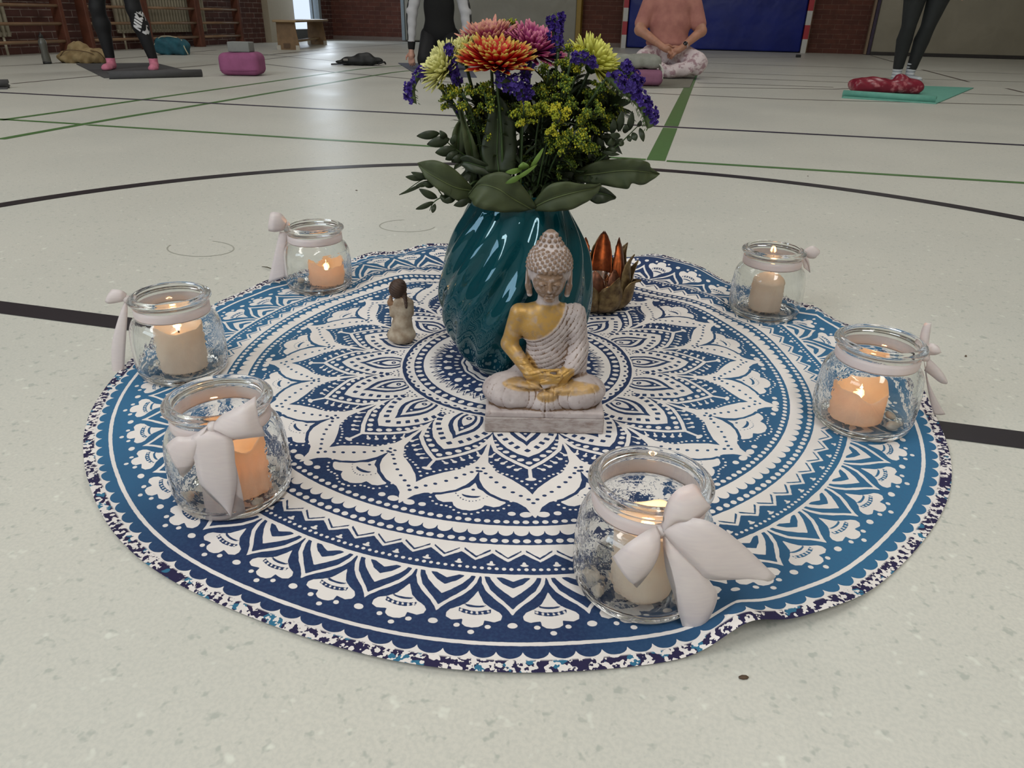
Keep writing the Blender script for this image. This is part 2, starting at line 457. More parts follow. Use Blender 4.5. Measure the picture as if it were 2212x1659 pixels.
marking('dark_court_lines', [(gp(*p), 0.036) for p in thin], mat('dark_line_paint', (92, 84, 80), 0.45), 0.0006)
# scuffs: two worn ring marks
marking('ring_scuffs', [([G(433+72*math.cos(a), 537+17*math.sin(a))[:2] for a in np.linspace(-1.2, 3.6, 40)], 0.0028), ([G(880+60*math.cos(a), 488+13*math.sin(a))[:2] for a in np.linspace(0.2, 4.6, 40)], 0.0026)],
    mat('scuff_grey', (160, 160, 150), 0.6), 0.0005)
for px, py, L, a, lb in ((1606, 1465, 0.0065, 0.3, 'tiny brown crumb on the floor just below the front edge of the cloth'), (770, 412, 0.006, 0.0, 'tiny dark crumb on the floor left of the bouquet, inside the black circle'), (1745, 381, 0.005, 0.6, 'tiny grey crumb on the floor by the green line right of the bouquet'), (2086, 770, 0.005, 1.2, 'tiny dark crumb on the floor right of the right rear jar')):
    p = G(px, py)
    V, F = lathe([(0, 0), (L*0.35, L*0.08), (L*0.3, L*0.25), (0, L*0.4)], 7)
    o = mk('floor_crumb', [(v[0]*2.0, v[1], v[2]) for v in V], F, mat('crumb_brown', (84, 66, 50), 0.8)); o.location = (p[0], p[1], 0.0003); o.rotation_euler = (0, 0, a); tag(o, lb, 'crumb')
# small plant twig by the jar
a, b = G(566, 578), G(590, 588); tw = MB(); tw.tube([a+[0, 0, .002], (a+b)/2+[0, 0, .006], b+[0.01, 0.004, .002]], [.0006, .0012, .0005], 6)
tag(tw.build('leaf_twig', mat('dry_leaf', (70, 66, 48), 0.8)), 'thin dark bit of dry leaf on the floor left of the rear left jar', 'twig')

# ================================================================ WALL BARS / RADIATORS on the left wall
M_post = mat('red_brown_wood', (104, 60, 44), 0.5, var=0.3, vscale=8); M_rung = mat('pale_rung_wood', (142, 112, 84), 0.5, var=0.2, vscale=10)
def wall_bars(y0, y1, label, dbl=False):
    r = empty('wall_bars', (-7.45, (y0+y1)/2, 0), label=label, cat='wall bars', group='wall bars along the left wall'); L = y1-y0
    for s in (-1, 1):
        MB().box((-0.03, s*(L/2-0.03), 1.3), (0.13, 0.055, 2.6), bev=0.006).build('upright', M_post, r, smooth=False)
    MB().box((-0.15, 0, 2.5), (0.14, L-0.1, 0.05)).build('wall_bracket', M_post, r, smooth=False)
    for i in range(13):
        z = 0.135+0.185*i; V, F = tube([(0.0, -L/2+0.055, z), (0.0, L/2-0.055, z)], 0.021, 10)
        mk('rung', [(v[0], v[1], z+(v[2]-z)*0.85) for v in V], F, M_rung, r)
def yx(px, X=-7.45):
    lo, hi = 2.0, 14.9
    for _ in range(60):
        m_ = (lo+hi)/2; d = np.array([X, m_, 0.1])-CAM
        x = 1106+CF*float(d @ cR)/float(d @ fwd)
        if x < px: lo = m_
        else: hi = m_
    return lo
wall_bars(yx(-170), yx(150), 'dark wooden wall bars with pale rungs nearest the camera at the left picture edge')
wall_bars(yx(194), yx(322), 'wooden wall bars behind the standing person in black leggings')
wall_bars(yx(322), yx(434), 'wooden wall bars directly behind the teal bag, radiator showing through')
wall_bars(yx(434), yx(524), 'wooden wall bars farthest from the camera, above the pink bolster')
M_rad = mat('cream_radiator', (186, 178, 158), 0.45, var=0.06)
def radiator(y0, y1, z0, z1, label):
    r = empty('radiator', (LX+0.075, (y0+y1)/2, 0), label=label, cat='radiator'); L = y1-y0
    m = MB(); n = int(L/0.062)
    for i in range(n):
        y = -L/2+0.031+i*L/n; V, F = tube([(0.0, y, z0+0.01), (0.0, y, z1-0.01)], 0.023, 8); m.add([(v[0]*1.6, v[1], v[2]) for v in V], F)
    for z in (z0+0.04, z1-0.04): m.tube([(0, -L/2, z), (0, L/2, z)], 0.02, 8)
    m.build('column_panel', M_rad, r)
    for s in (-1, 1): MB().tube([(0, s*(L/2-0.1), 0.0), (0, s*(L/2-0.1), z0+0.02)], 0.014, 8).build('feed_pipe', M_rad, r)
radiator(yx(-190, LX+.1), yx(33, LX+.1), 0.18, 1.5, 'cream column radiator behind the nearest wall bars at the left picture edge')
radiator(yx(262, LX+.1), yx(452, LX+.1), 0.19, 1.5, 'cream column radiator behind the wall bars and the person in black leggings')

# bench
M_ply = mat('birch_plywood', (158, 132, 96), 0.5, var=0.18, vscale=7); M_plyd = mat('plywood_face', (136, 106, 72), 0.55, var=0.25, vscale=12)
a0 = G(606, 108); bn = empty('gym_bench', (a0[0]+0.02, a0[1]+0.14, 0), 0.30, label='low pale plywood gym bench with flared end panels beside the bright door', cat='bench')
MB().box((0.04, 1.12, 0.372), (0.33, 2.55, 0.03), bev=0.008).build('seat_board', M_ply, bn, smooth=False)
for i, y in enumerate((0.0, 2.15)):
    o = [(-.15, 0.02), (-.10, 0.0), (.10, 0.0), (.16, .02), (.115, .36), (-.14, .36)]
    MB().prism([(x+0.04, z) for x, z in o], 'y', y-0.0125+(-.04), y+0.0125-.04).build('end_panel', M_plyd, bn, smooth=False)
    for s in (-1, 1): MB().box((0.04+s*0.135, y-.058, 0.03), (0.055, 0.01, 0.06)).build('rubber_foot', mat('pale_rubber', (190, 184, 172), 0.7), bn, smooth=False)
MB().box((0.04, 1.08, 0.10), (0.07, 2.15, 0.03)).build('bottom_rail', M_ply, bn, smooth=False)
MB().box((0.02, -0.056, 0.055), (0.09, 0.012, 0.06)).build('hook_plate', mat('dark_plywood', (96, 72, 50), 0.6), bn, smooth=False)

# ================================================================ FAR WALL FURNISHINGS
WY = 15.1
def fx(px, Y=15.0):
    return ONY(px, 60, Y)[0]
gm = mat('grey_mat_vinyl', (146, 143, 132), 0.45, var=0.08, vscale=3, bump=0.5, bscale=2.5, bdist=0.06)
x0, x1 = fx(880), fx(1246)
o = empty('wall_mat', ((x0+x1)/2, 14.97, 0), label='large grey padded mat leaning on the far brick wall behind the person in black', cat='mat')
MB().box((0, 0, 1.25), (x1-x0, 0.2, 2.46), bev=0.03).build('mat_body', gm, o)
MB().box((x0-(x0+x1)/2-0.035, -0.01, 1.25), (0.07, 0.2, 2.46), bev=0.01).build('edge_strip', mat('blue_grey_edge', (138, 150, 158), 0.5), o, label='blue grey edge strip', smooth=False)
MB().box(((x1-x0)/2+0.045, -0.01, 1.25), (0.09, 0.2, 2.46), bev=0.01).build('edge_strip', mat('ochre_edge', (146, 118, 42), 0.5), o, label='ochre yellow edge strip', smooth=False)
x0, x1 = fx(1888), 8.2
o = empty('wall_mat', ((x0+x1)/2, 14.95, 0), label='wide beige grey padded mat against the far wall at the right', cat='mat')
MB().box((0, 0, 1.25), (x1-x0, 0.22, 2.48), bev=0.03).build('mat_body', mat('beige_mat_vinyl', (146, 139, 122), 0.5, var=0.1, vscale=3, bump=0.5, bscale=2.0, bdist=0.06), o)
MB().box((-(x1-x0)/2-0.03, -0.02, 1.25), (0.045, 0.2, 2.48)).build('edge_strip', mat('purple_edge', (56, 44, 66), 0.6), o, label='dark purple edge strip', smooth=False)
MB().box((-(x1-x0)/2-0.075, -0.02, 1.25), (0.035, 0.12, 2.48)).build('wooden_batten', mat('pale_batten', (142, 120, 96), 0.6), o, smooth=False)
MB().box((0, -0.115, 0.03), (x1-x0, 0.012, 0.05)).build('bottom_seam', mat('dark_seam', (50, 46, 44), 0.7), o, smooth=False)
# handball goal with a blue mat standing in it
gxl, gxr = fx(1350, 14.9), fx(1743, 14.9)
gl = empty('handball_goal', ((gxl+gxr)/2, 14.88, 0), label='red and white striped handball goal standing against the far wall', cat='goal'); hw = (gxr-gxl)/2
RED = mat('goal_red', (168, 36, 48), 0.45, var=0.05); WHT = mat('goal_white', (196, 194, 190), 0.45, var=0.05)
for s in (-1, 1):
    V, F, mi = [], [], []
    for i in range(10):
        z0 = i*0.222; b = MB().box((0, 0, z0+0.111), (0.085, 0.085, 0.222)); F += [tuple(k+len(V) for k in f) for f in b.F]; V += b.V; mi += [i % 2]*6
    p = mk('post', [(v[0]+s*hw, v[1], v[2]) for v in V], F, [WHT, RED], gl, smooth=False); p.data.polygons.foreach_set('material_index', mi)
    MB().box((s*(hw+0.05), 0.03, 1.1), (0.02, 0.06, 2.2)).build('wooden_edge', mat('pale_batten', (142, 120, 96), 0.6), gl, smooth=False)
V, F, mi = [], [], []
nb = 14; L = 2*hw+0.085
for i in range(nb):
    b = MB().box((-L/2+(i+.5)*L/nb, 0, 2.26), (L/nb, 0.085, 0.085)); F += [tuple(k+len(V) for k in f) for f in b.F]; V += b.V; mi += [i % 2]*6
p = mk('crossbar', V, F, [WHT, RED], gl, smooth=False); p.data.polygons.foreach_set('material_index', mi)
bm_ = empty('wall_mat', (0.5*(gxl+gxr), 14.98, 0), label='bright blue padded mat standing inside the striped handball goal', cat='mat')
MB().box((0, 0, 1.1), (2*hw-0.1, 0.2, 2.18), bev=0.03).build('mat_body', mat('blue_mat_vinyl', (10, 32, 124), 0.42, var=0.25, vscale=2.5, bump=0.6, bscale=1.6, bdist=0.08), bm_)
p = G(1724, 124); tag(MB().box((p[0], p[1], 0.02), (0.07, 0.07, 0.04), bev=0.005).build('floor_block', mat('black_rubber_block', (20, 20, 24), 0.6)), 'small black block on the floor in front of the right goal post', 'block')

# ================================================================ MANDALA CLOTH
CX, CY = -0.2394, 0.9994
def sdpoly(x, y, P):
    P = np.array(P, float); n = len(P); d = np.full(x.shape, 1e9); s = np.ones(x.shape)
    for i in range(n):
        a, b = P[i], P[i-1]; ex, ey = b[0]-a[0], b[1]-a[1]; wx, wy = x-a[0], y-a[1]
        t = np.clip((wx*ex+wy*ey)/max(ex*ex+ey*ey, 1e-14), 0, 1)
        d = np.minimum(d, (wx-ex*t)**2+(wy-ey*t)**2)
        c1, c2, c3 = y >= a[1], y < b[1], ex*wy > ey*wx
        s = np.where((c1 & c2 & c3) | (~c1 & ~c2 & ~c3), -s, s)
    return -s*np.sqrt(d)                      # positive inside
def pol(r, deg): a = math.radians(deg); return (r*math.sin(a), r*math.cos(a))
def half(pts): # right half outline in (r,deg) mirrored to a closed polygon
    p = [pol(*q) for q in pts]; return p+[(-x, y) for x, y in p[::-1] if abs(x) > 1e-9]
NA = 2560; NR = 470
RR = np.concatenate([np.linspace(0.0, 0.27, 200, endpoint=False), np.linspace(0.27, 0.606, 262)])
PH0 = 16.9
def pattern():
    ang = (np.arange(NA)/NA*360.0); r = RR[:, None]*np.ones(NA)[None, :]; th = np.ones(len(RR))[:, None]*ang[None, :]
    # th measured from a petal axis
    W = np.full(r.shape, -0.02)
    def P(d): nonlocal W; W = np.maximum(W, d)
    def D(d): nonlocal W; W = np.minimum(W, -d)
    def band(a, b): return np.minimum(r-a, b-r)
    def fold(n, ph=0.0):
        s = 360.0/n; return (np.mod(th-ph+s/2, s)-s/2)
    def dots(r0, n, ru, rv, ph=0.0):
        u = np.radians(fold(n, ph))*r; v = r-r0; q = np.sqrt((u/ru)**2+(v/rv)**2); return (1-q)*min(ru, rv)
    def tri(n, ph=0.0):
        s = 360.0/n; return np.abs(fold(n, ph))/(s/2)      # 0 on axis, 1 between
    # centre flower
    P(band(0.0, 0.135))
    D(band(0.052, 0.057)); D(0.5*(band(0.066, 0.075)-0.006*(tri(8)))); D(band(0.0765+0.006*(1-tri(8)), 0.0795+0.006*(1-tri(8))))
    D(band(0.089-0.004*tri(8), 0.142))
    P(dots(0.0965, 48, 0.0025, 0.0038)); P(dots(0.1105, 32, 0.0052, 0.0062)); D(dots(0.1080, 32, 0.0030, 0.0034, 2.2)); P(dots(0.1215, 32, 0.0033, 0.0026, 5.6))
    zz = 0.120+0.0135*tri(72); P(0.55*(r-zz)); zl = 0.1268+0.0110*tri(72); D(0.5*(0.0016-np.abs(r-zl)))
    P(band(0.1385, 0.1485))
    D(band(0.1475, 0.1622)); P(dots(0.1556, 64, 0.0042, 0.0050))
    P(band(0.1622, 0.1735)); D(dots(0.1702, 64, 0.0028, 0.0022)); 
    D(band(0.1718+0.0032*(1-tri(64)**2), 0.1803))
    P(r-0.1803)
    # ---- 16 petals, evaluated on a half sector and tiled
    hs = NA//32; ph = np.arange(hs+1)/NA*360.0
    rr = RR[:, None]*np.ones(hs+1)[None, :]; pa = np.radians(ph)[None, :]*np.ones(len(RR))[:, None]
    x, y = rr*np.sin(pa), rr*np.cos(pa)
    w = W[:, :hs+1].copy()
    def SP(d): nonlocal w; w = np.maximum(w, d)
    def SD(d): nonlocal w; w = np.minimum(w, -d)
    def el(rc, deg, ru, rv, rot=0.0):
        a = math.radians(deg); cx, cy = rc*math.sin(a), rc*math.cos(a); u, v = x-cx, y-cy
        a2 = a+rot; uu = u*math.cos(a2)-v*math.sin(a2); vv = u*math.sin(a2)+v*math.cos(a2)
        q = np.sqrt((uu/ru)**2+(vv/rv)**2); return (1-q)*min(ru, rv)
    def bx(rc, deg, ru, rv, rot=0.0):
        a = math.radians(deg); cx, cy = rc*math.sin(a), rc*math.cos(a); u, v = x-cx, y-cy
        a2 = a+rot; uu = u*math.cos(a2)-v*math.sin(a2); vv = u*math.sin(a2)+v*math.cos(a2)
        return np.minimum(ru-np.abs(uu), rv-np.abs(vv))
    def seg(a, b, hw):
        a, b = pol(*a), pol(*b); ex, ey = b[0]-a[0], b[1]-a[1]; t = np.clip(((x-a[0])*ex+(y-a[1])*ey)/(ex*ex+ey*ey), 0, 1)
        return hw-np.hypot(x-a[0]-t*ex, y-a[1]-t*ey)
    def half11(pts):   # outline that starts at axis tip and runs to the valley at 11.25 deg, closed through the centre (one side, mirrored across both edges)
        p = [pol(r_, a_) for r_, a_ in pts]; q = [pol(r_, -a_) for r_, a_ in pts[::-1] if a_ > 0]
        ext = [pol(r_, 22.5-a_) for r_, a_ in pts[::-1] if a_ < 11.2]
        return p+ext+[(0.05, -0.05), (-0.05, -0.05)]+q
    # white base petal ring outward boundary and everything navy outside
    band_in = [(.2755, 0), (.267, 2.8), (.2546, 5.8), (.2399, 8.35), (.2248, 10.6), (.217, 11.25)]
    band_out = [(.2984, 0), (.2864, 2.83), (.2742, 5.5), (.2603, 8.35), (.2409, 10.0), (.230, 10.8), (.2225, 11.25)]
    navy_out = [(.3533, 0), (.3405, 1.2), (.325, 4.0), (.3115, 7.4), (.2915, 9.8), (.2693, 10.55), (.251, 10.8), (.236, 11.25)]
    wht_out = [(.3980, 0.0), (.384, .9), (.3772, 1.39), (.3686, 2.83), (.3625, 5.55), (.3531, 7.94), (.3431, 9.44), (.3307, 10.56), (.3125, 11.25)]
    rc_n = sdpoly(x, y, half11(navy_out)); rc_w = sdpoly(x, y, half11(wht_out))
    rc_i = sdpoly(x, y, half11(band_in)); rc_o = sdpoly(x, y, half11(band_out))
    SD(-rc_i)                                   # all beyond the inner white petal: navy
    SP(np.minimum(0.0055+rc_o, -rc_o))          # white line round the dotted band
    SP(np.minimum(rc_w, -rc_n))                 # broad white petal
    SD(el(.384, 2.6, .0035, .003)); SP(el(.3905, 1.45, .0068, .0048)); SD(el(.4000, 0, .0035, .004))
    SP(seg((.300, 0), (.320, 0), .0022)); SP(el(.3238, 0, .0066, .0030))
    for a, b in (((.2767, 9.7), (.2690, 8.87)), ((.2841, 8.0), (.2790, 7.2)), ((.2915, 6.35), (.2865, 5.4)), ((.2991, 4.8), (.2950, 3.6)), ((.3050, 3.1), (.3015, 1.9))):
        SP(el(a[0], a[1], .0031, .0026)); SP(seg(a, b, .0012))
    for a in ((.2902, 9.2), (.2981, 8.7), (.3048, 8.05), (.3093, 7.2), (.3137, 6.1), (.3153, 5.05), (.3182, 4.0), (.3225, 2.9), (.3275, 1.86), (.3335, .85), (.3405, 0)): SP(el(a[0], a[1], .0019, .0016))
    for a, s in (((.2387, 9.65), .0020), ((.2482, 8.85), .0027), ((.2566, 7.64), .0032), ((.2640, 5.9), .0036), ((.2735, 3.94), .0038), ((.2822, 1.95), .0039), ((.2895, 0), .0036)): SP(el(a[0], a[1], s*1.15, s*0.95))
    for a in ((.3057, 10.55), (.3161, 9.7), (.323, 8.4), (.3318, 7.05), (.3404, 5.4), (.3491, 3.7), (.3557, 2.2), (.3626, .8), (.3694, 0), (.3125, 10.9)): SD(el(a[0], a[1], .0026, .0021))
    # inner white petal: dark blocks and the eye
    for (a, dg, ro) in ((.2590, 0, .785), (.2520, 2.9, .8), (.2425, 4.7, .9), (.2335, 6.6, 1.0), (.2235, 8.6, 1.1), (.2130, 9.9, 1.2), (.2040, 10.9, 1.3)): SD(bx(a, dg, .0030, .0037, ro))
    eye = [[(.2484, 0), (.240, 1.1), (.232, 3.0), (.221, 5.0), (.210, 6.0), (.199, 6.2), (.190, 5.8), (.1835, 5.0)], [(.2385, 0), (.232, .9), (.226, 2.2), (.216, 3.9), (.207, 4.7), (.198, 4.8), (.190, 4.4), (.184, 3.7)],
           [(.2290, 0), (.222, 1.0), (.215, 2.2), (.206, 3.3), (.198, 3.5), (.191, 3.2), (.185, 2.5)], [(.2135, 0), (.209, 1.1), (.203, 2.0), (.197, 2.3), (.191, 2.1), (.186, 1.2)]]
    for i, e in enumerate(eye):
        d = sdpoly(x, y, half(e)); (SD if i % 2 == 0 else SP)(d)
    SP(el(.2185, 0, .0024, .0018)); SD(el(.1945, 0, .0044, .0036)); SP(el(.1945, 0, .0015, .0013))
    for a in ((.2035, 11.25), (.1985, 10.2), (.1935, 9.2), (.1880, 8.3), (.1870, 10.0), (.1960, 11.25)): SD(el(a[0], a[1], .0017, .0015))
    # lotus flower between the broad petals
    fl = [(.3362, 11.25), (.3457, 10.45), (.3573, 7.6), (.3647, 4.95), (.3707, 4.9), (.3770, 5.9), (.3791, 6.9), (.3761, 8.45), (.382, 8.8), (.3860, 9.6), (.3886, 10.6), (.3880, 11.25)]
    flp = [pol(*q) for q in fl]+[pol(q[0], 22.5-q[1]) for q in fl[::-1] if q[1] < 11.2]
    df = sdpoly(x, y, flp); SP(np.minimum(df, -rc_w-0.0042))
    dc = np.minimum(el(.3595, 11.25, .0112, .0055), -el(.3565, 11.25, .0125, .0045)); SD(dc)
    for k in range(6): SD(el(.3712-.0011*k*k*.42, 11.25-k*.58, .0009, .0010))
    SD(el(.3490, 11.25, .0022, .0018))
    for a in ((.3665, 3.95), (.3741, 4.3), (.3804, 5.1), (.3843, 6.0), (.3852, 6.9), (.3850, 7.75), (.3862, 8.5), (.3905, 9.25), (.3940, 10.2), (.3951, 11.1)): SP(el(a[0], a[1], .0018, .0015))
    SP(el(.3893, 3.75, .0044, .0036))
    D(r-0.4); # rings outside drawn below
    full = np.concatenate([w, w[:, 1:-1][:, ::-1]], 1)           # one sector: 0..22.5
    full = np.tile(full, (1, 16))
    W = np.where(r < 0.3985, full, W); W = np.where(r >= 0.3985, -0.02, W)
    P(dots(.4037, 240, .0036, .0031)); 
    s = np.abs(fold(160))/1.125; P(np.minimum(r-.4104, (.4193+.0090*np.sqrt(np.clip(1-s*s, 0, 1)))-r))
    P(dots(.4370, 240, .0040, .0034)); P(np.minimum(r-.4433, 0.6*((.4690-.0115*tri(90))-r)))
    zl = .4640-.0130*tri(90); D(0.6*np.minimum(.0014-np.abs(r-zl), (0.86-tri(90))*.03))
    P(dots(.4735, 90, .0042, .0016, 2.0)); P(dots(.4712, 90, .0018, .0026, 2.0)); P(dots(.4790, 408, .0021, .0019)); P(band(.4863, .4905))
    # outer petals: 48 fold
    f48 = fold(48, 4.2); x8 = r*np.sin(np.radians(f48)); y8 = r*np.cos(np.radians(f48)); sel = (r > .478) & (r < .575)
    def poly48(pts):
        out = np.full(r.shape, -0.02); h = half(pts); out[sel] = sdpoly(x8[sel], y8[sel], h); return out
    L = [[(.5408, 0), (.5354, .32), (.5278, .97), (.5187, 2.06), (.5093, 2.95), (.4994, 3.48), (.487, 3.72)], [(.5330, 0), (.5276, .46), (.5183, 1.41), (.5089, 2.41), (.4974, 3.05), (.4895, 3.28)],
         [(.5180, 0), (.5114, .85), (.5018, 1.93), (.4940, 2.55), (.487, 2.85)], [(.5055, 0), (.4996, 1.1), (.4930, 1.80), (.4890, 2.1)], [(.4962, 0), (.4930, .7), (.4905, 1.3), (.487, 1.65)]]
    for i, q in enumerate(L): (P if i % 2 == 0 else D)(poly48(q))
    P(band(.4863, .4905))
    g48 = fold(48, 4.2+3.75); x8 = r*np.sin(np.radians(g48)); y8 = r*np.cos(np.radians(g48))
    P(poly48([(.5105, 0), (.5175, .35), (.5255, .8), (.5320, 1.6), (.5365, 2.45), (.5410, 2.75), (.5460, 2.65), (.5490, 2.05), (.5472, 1.05), (.5530, 1.0), (.5562, .6), (.5572, 0)]))
    def el48(rc, deg, ru, rv): u = x8-rc*math.sin(math.radians(deg)); v = y8-rc*math.cos(math.radians(deg)); return (1-np.sqrt((u/ru)**2+(v/rv)**2))*min(ru, rv)
    D(np.minimum(el48(.5288, 0, .0100, .0034), -el48(.5262, 0, .0115, .0034)))
    arc = y8+(x8*x8)*16.0; D(np.minimum(.0024-np.abs(arc-.5388), .0150-np.abs(x8)))
    for k in (-2.5, -1.5, -.5, .5, 1.5, 2.5):
        u = x8-k*.0050; v = y8-(.5388-16*(k*.0050)**2); P((1-np.sqrt(u*u+v*v)/.0013)*.0013)
    P(el48(.5628, 0, .0030, .0027)); 
    for s_ in (-1, 1): P(el48(.5553, 1.45*s_, .0028, .0026))
    P(dots(.5530, 48, .0046, .0036, 4.2))
    P(band(.5733, .5777)); s = np.abs(fold(160, 1.0))/1.125; P(r-(.5833+.0088*np.sqrt(np.clip(1-s*s, 0, 1))))
    return W
Wp = pattern()
def cloth_shape(r, deg):
    """height and radial stretch of the cloth; deg measured from world -y towards +x"""
    a = (deg+180) % 360-180
    back = np.clip((np.abs(a)-95)/40, 0, 1)*np.clip((r-.28)/.25, 0, 1)
    n1 = np.sin(np.radians(a*7.0)+r*11)+0.6*np.sin(np.radians(a*13.0)-r*17+1.3)
    n2 = np.sin(r*70+np.radians(a*2.2))
    z = back*(0.0115+0.0072*n1+0.0042*n2*np.clip((r-.34)/.1, 0, 1))
    edge = np.clip((r-.52)/.085, 0, 1)
    z = z+edge*(0.0012+0.0012*np.sin(np.radians(a*9)+.4))+edge*np.clip((np.abs(a)-100)/25, 0, 1)*(.0035+.0045*np.sin(np.radians(a*16)+1)+.003*np.sin(np.radians(a*29)))
    def hump(c, wdt, h, r0): return h*np.exp(-((a-c)/wdt)**2)*np.clip((r-r0)/(.60-r0), 0, 1)**1.5
    z = z+hump(33.5, 3.6, .022, .46)+hump(41.5, 5.0, .010, .50)+hump(-41, 3.0, .006, .5)+hump(96, 4, .008, .5)
    z = z+0.0014*np.sin(r*44+np.radians(a)*3)+0.0012*np.sin(r*70-np.radians(a)*5)*np.clip((np.abs(a)-60)/40, 0, 1)*np.clip(r/.2, 0, 1)*np.clip((.5-r)/.1, 0, 1)
    for jx, jy in JARS:
        ja = math.degrees(math.atan2(jx-CX, -(jy-CY))); jr = math.hypot(jx-CX, jy-CY)
        d = np.sqrt((r*np.cos(np.radians(a-ja))-jr)**2+(r*np.sin(np.radians(a-ja)))**2)
        z = z*np.clip((d-.045)/.05, 0, 1)**1.5
    rs = 1.0+edge*(-.012*np.exp(-((a-36)/5)**2)+.003*np.sin(np.radians(a*11))-.008*np.exp(-((a+12)/14)**2))
    return np.maximum(z, 0)+0.0022, rs
JARS = [(-.0056, .5496), (-.4649, .575), (-.7164, .8267), (-.7032, 1.2293), (.1513, 1.3438), (.2585, .949)]
V, Fq, att, arad = [], [], [], []
levels = [(0.0, 0.10, 4), (0.10, 0.27, 2), (0.27, 1.0, 1)]
off = 0; prev = None
for lo, hi, st in levels:
    rows = [i for i in range(len(RR)) if (RR[i] >= lo-1e-9 and RR[i] < hi-1e-9)]
    n = NA//st; ang = np.arange(n)*st/NA*360.0+PH0
    base = off
    for q, i in enumerate(rows):
        r = RR[i]; z, rs = cloth_shape(np.full(n, r), ang)
        a = np.radians(ang); V.append(np.stack([r*rs*np.sin(a), -r*rs*np.cos(a), z], 1)); att.append(Wp[i, ::st]); arad.append(np.full(n, r)); off += n
    k = np.arange(n); k2 = (k+1) % n
    for q in range(len(rows)-1):
        b = base+q*n; Fq.append(np.stack([b+k, b+n+k, b+n+k2, b+k2], 1))
    if prev is not None:        # stitch the coarser ring to this finer one
        pb, pn = prev; k = np.arange(pn); a0, a1 = pb+k, pb+(k+1) % pn; b0, b1, b2 = base+2*k, base+2*k+1, base+(2*k+2) % n
        Fq.append(np.stack([a0, b0, b1, b1], 1)); Fq.append(np.stack([a0, b1, b2, a1], 1))
    prev = (base+(len(rows)-1)*n, n)
V = np.vstack(V); att = np.concatenate(att); arad = np.concatenate(arad); Fq = np.vstack(Fq)
tri_m = Fq[:, 2] == Fq[:, 3]
t = NT('mandala_print')
sd = t.n('ShaderNodeAttribute', attribute_name='print').outputs['Fac']; ra = t.n('ShaderNodeAttribute', attribute_name='radius').outputs['Fac']
wob = t.math('MULTIPLY', t.math('SUBTRACT', t.noise(130, 2), 0.5), 0.0012)
msk = t.ramp(t.math('ADD', sd, wob), -0.00022, 0.00022)
sx = t.n('ShaderNodeSeparateXYZ'); t.l(t.coord(), sx.inputs[0])
ax_ = t.math('ABSOLUTE', t.math('ADD', sx.outputs[0], t.math('MULTIPLY', t.math('SUBTRACT', t.noise(5, 2), 0.5), 0.12)))
dye = t.mix(t.ramp(ax_, 0.20, 0.44), srgb((37, 53, 90)), srgb((54, 106, 144)))
dye = t.mix(t.math('MULTIPLY', t.ramp(t.noise(300, 2), 0.4, 0.7), 0.25), dye, srgb((60, 92, 128)))
wt = t.mix(t.ramp(t.noise(14, 3), 0.4, 0.7), srgb((228, 223, 220)), srgb((219, 214, 212)))
# narrow flowered selvedge outside the scallops
vr = t.n('ShaderNodeTexVoronoi'); vr.inputs['Scale'].default_value = 150; t.l(t.coord(), vr.inputs['Vector'])
nb_ = t.noise(190, 2, 0.5); blob = t.ramp(t.math('ADD', nb_, t.math('MULTIPLY', vr.outputs['Distance'], 0.22)), 0.60, 0.615)
blob = t.math('MAXIMUM', blob, t.math('MULTIPLY', t.ramp(t.noise(26, 1), 0.60, 0.61), t.ramp(vr.outputs['Distance'], 0.30, 0.33)))
zone = t.ramp(ra, 0.5925, 0.5945)
patch = t.mix(t.ramp(t.noise(70, 1), 0.60, 0.62), srgb((42, 38, 72)), srgb((52, 110, 142)))
col = t.mix(msk, dye, wt); col = t.mix(t.math('MULTIPLY', zone, blob), col, patch)
t.l(col, t.b.inputs['Base Color']); t.set(Roughness=0.85); t.b.inputs['Specular IOR Level'].default_value = 0.25
wv = t.noise(900, 1); t.bump(wv, 0.15, 0.0004)
Fl = [tuple(f[:3]) for f in Fq[tri_m]]
Q = Fq[~tri_m]
# quads and the few stitching triangles as one mesh
me = bpy.data.meshes.new('mandala_cloth'); nt = len(Fl)
me.vertices.add(len(V)); me.vertices.foreach_set('co', V.astype(np.float32).ravel())
loops = np.concatenate([Q.ravel(), np.array(Fl, dtype=np.int64).ravel()]); me.loops.add(len(loops)); me.loops.foreach_set('vertex_index', loops.astype(np.int32))
me.polygons.add(len(Q)+nt); me.polygons.foreach_set('loop_start', np.concatenate([np.arange(0, len(Q)*4, 4), len(Q)*4+np.arange(0, nt*3, 3)]).astype(np.int32))
me.update(calc_edges=True)
for an, av in (('print', att), ('radius', arad)):
    a = me.attributes.new(an, 'FLOAT', 'POINT'); a.data.foreach_set('value', av.astype(np.float32))
me.polygons.foreach_set('use_smooth', np.ones(len(me.polygons), dtype=bool)); me.materials.append(t.m)
cloth = bpy.data.objects.new('mandala_cloth', me); COL.objects.link(cloth); cloth.location = (CX, CY, 0)
tag(cloth, 'round blue and white mandala cloth spread on the gym floor', 'cloth')
CZ = 0.0030   # resting height on the cloth

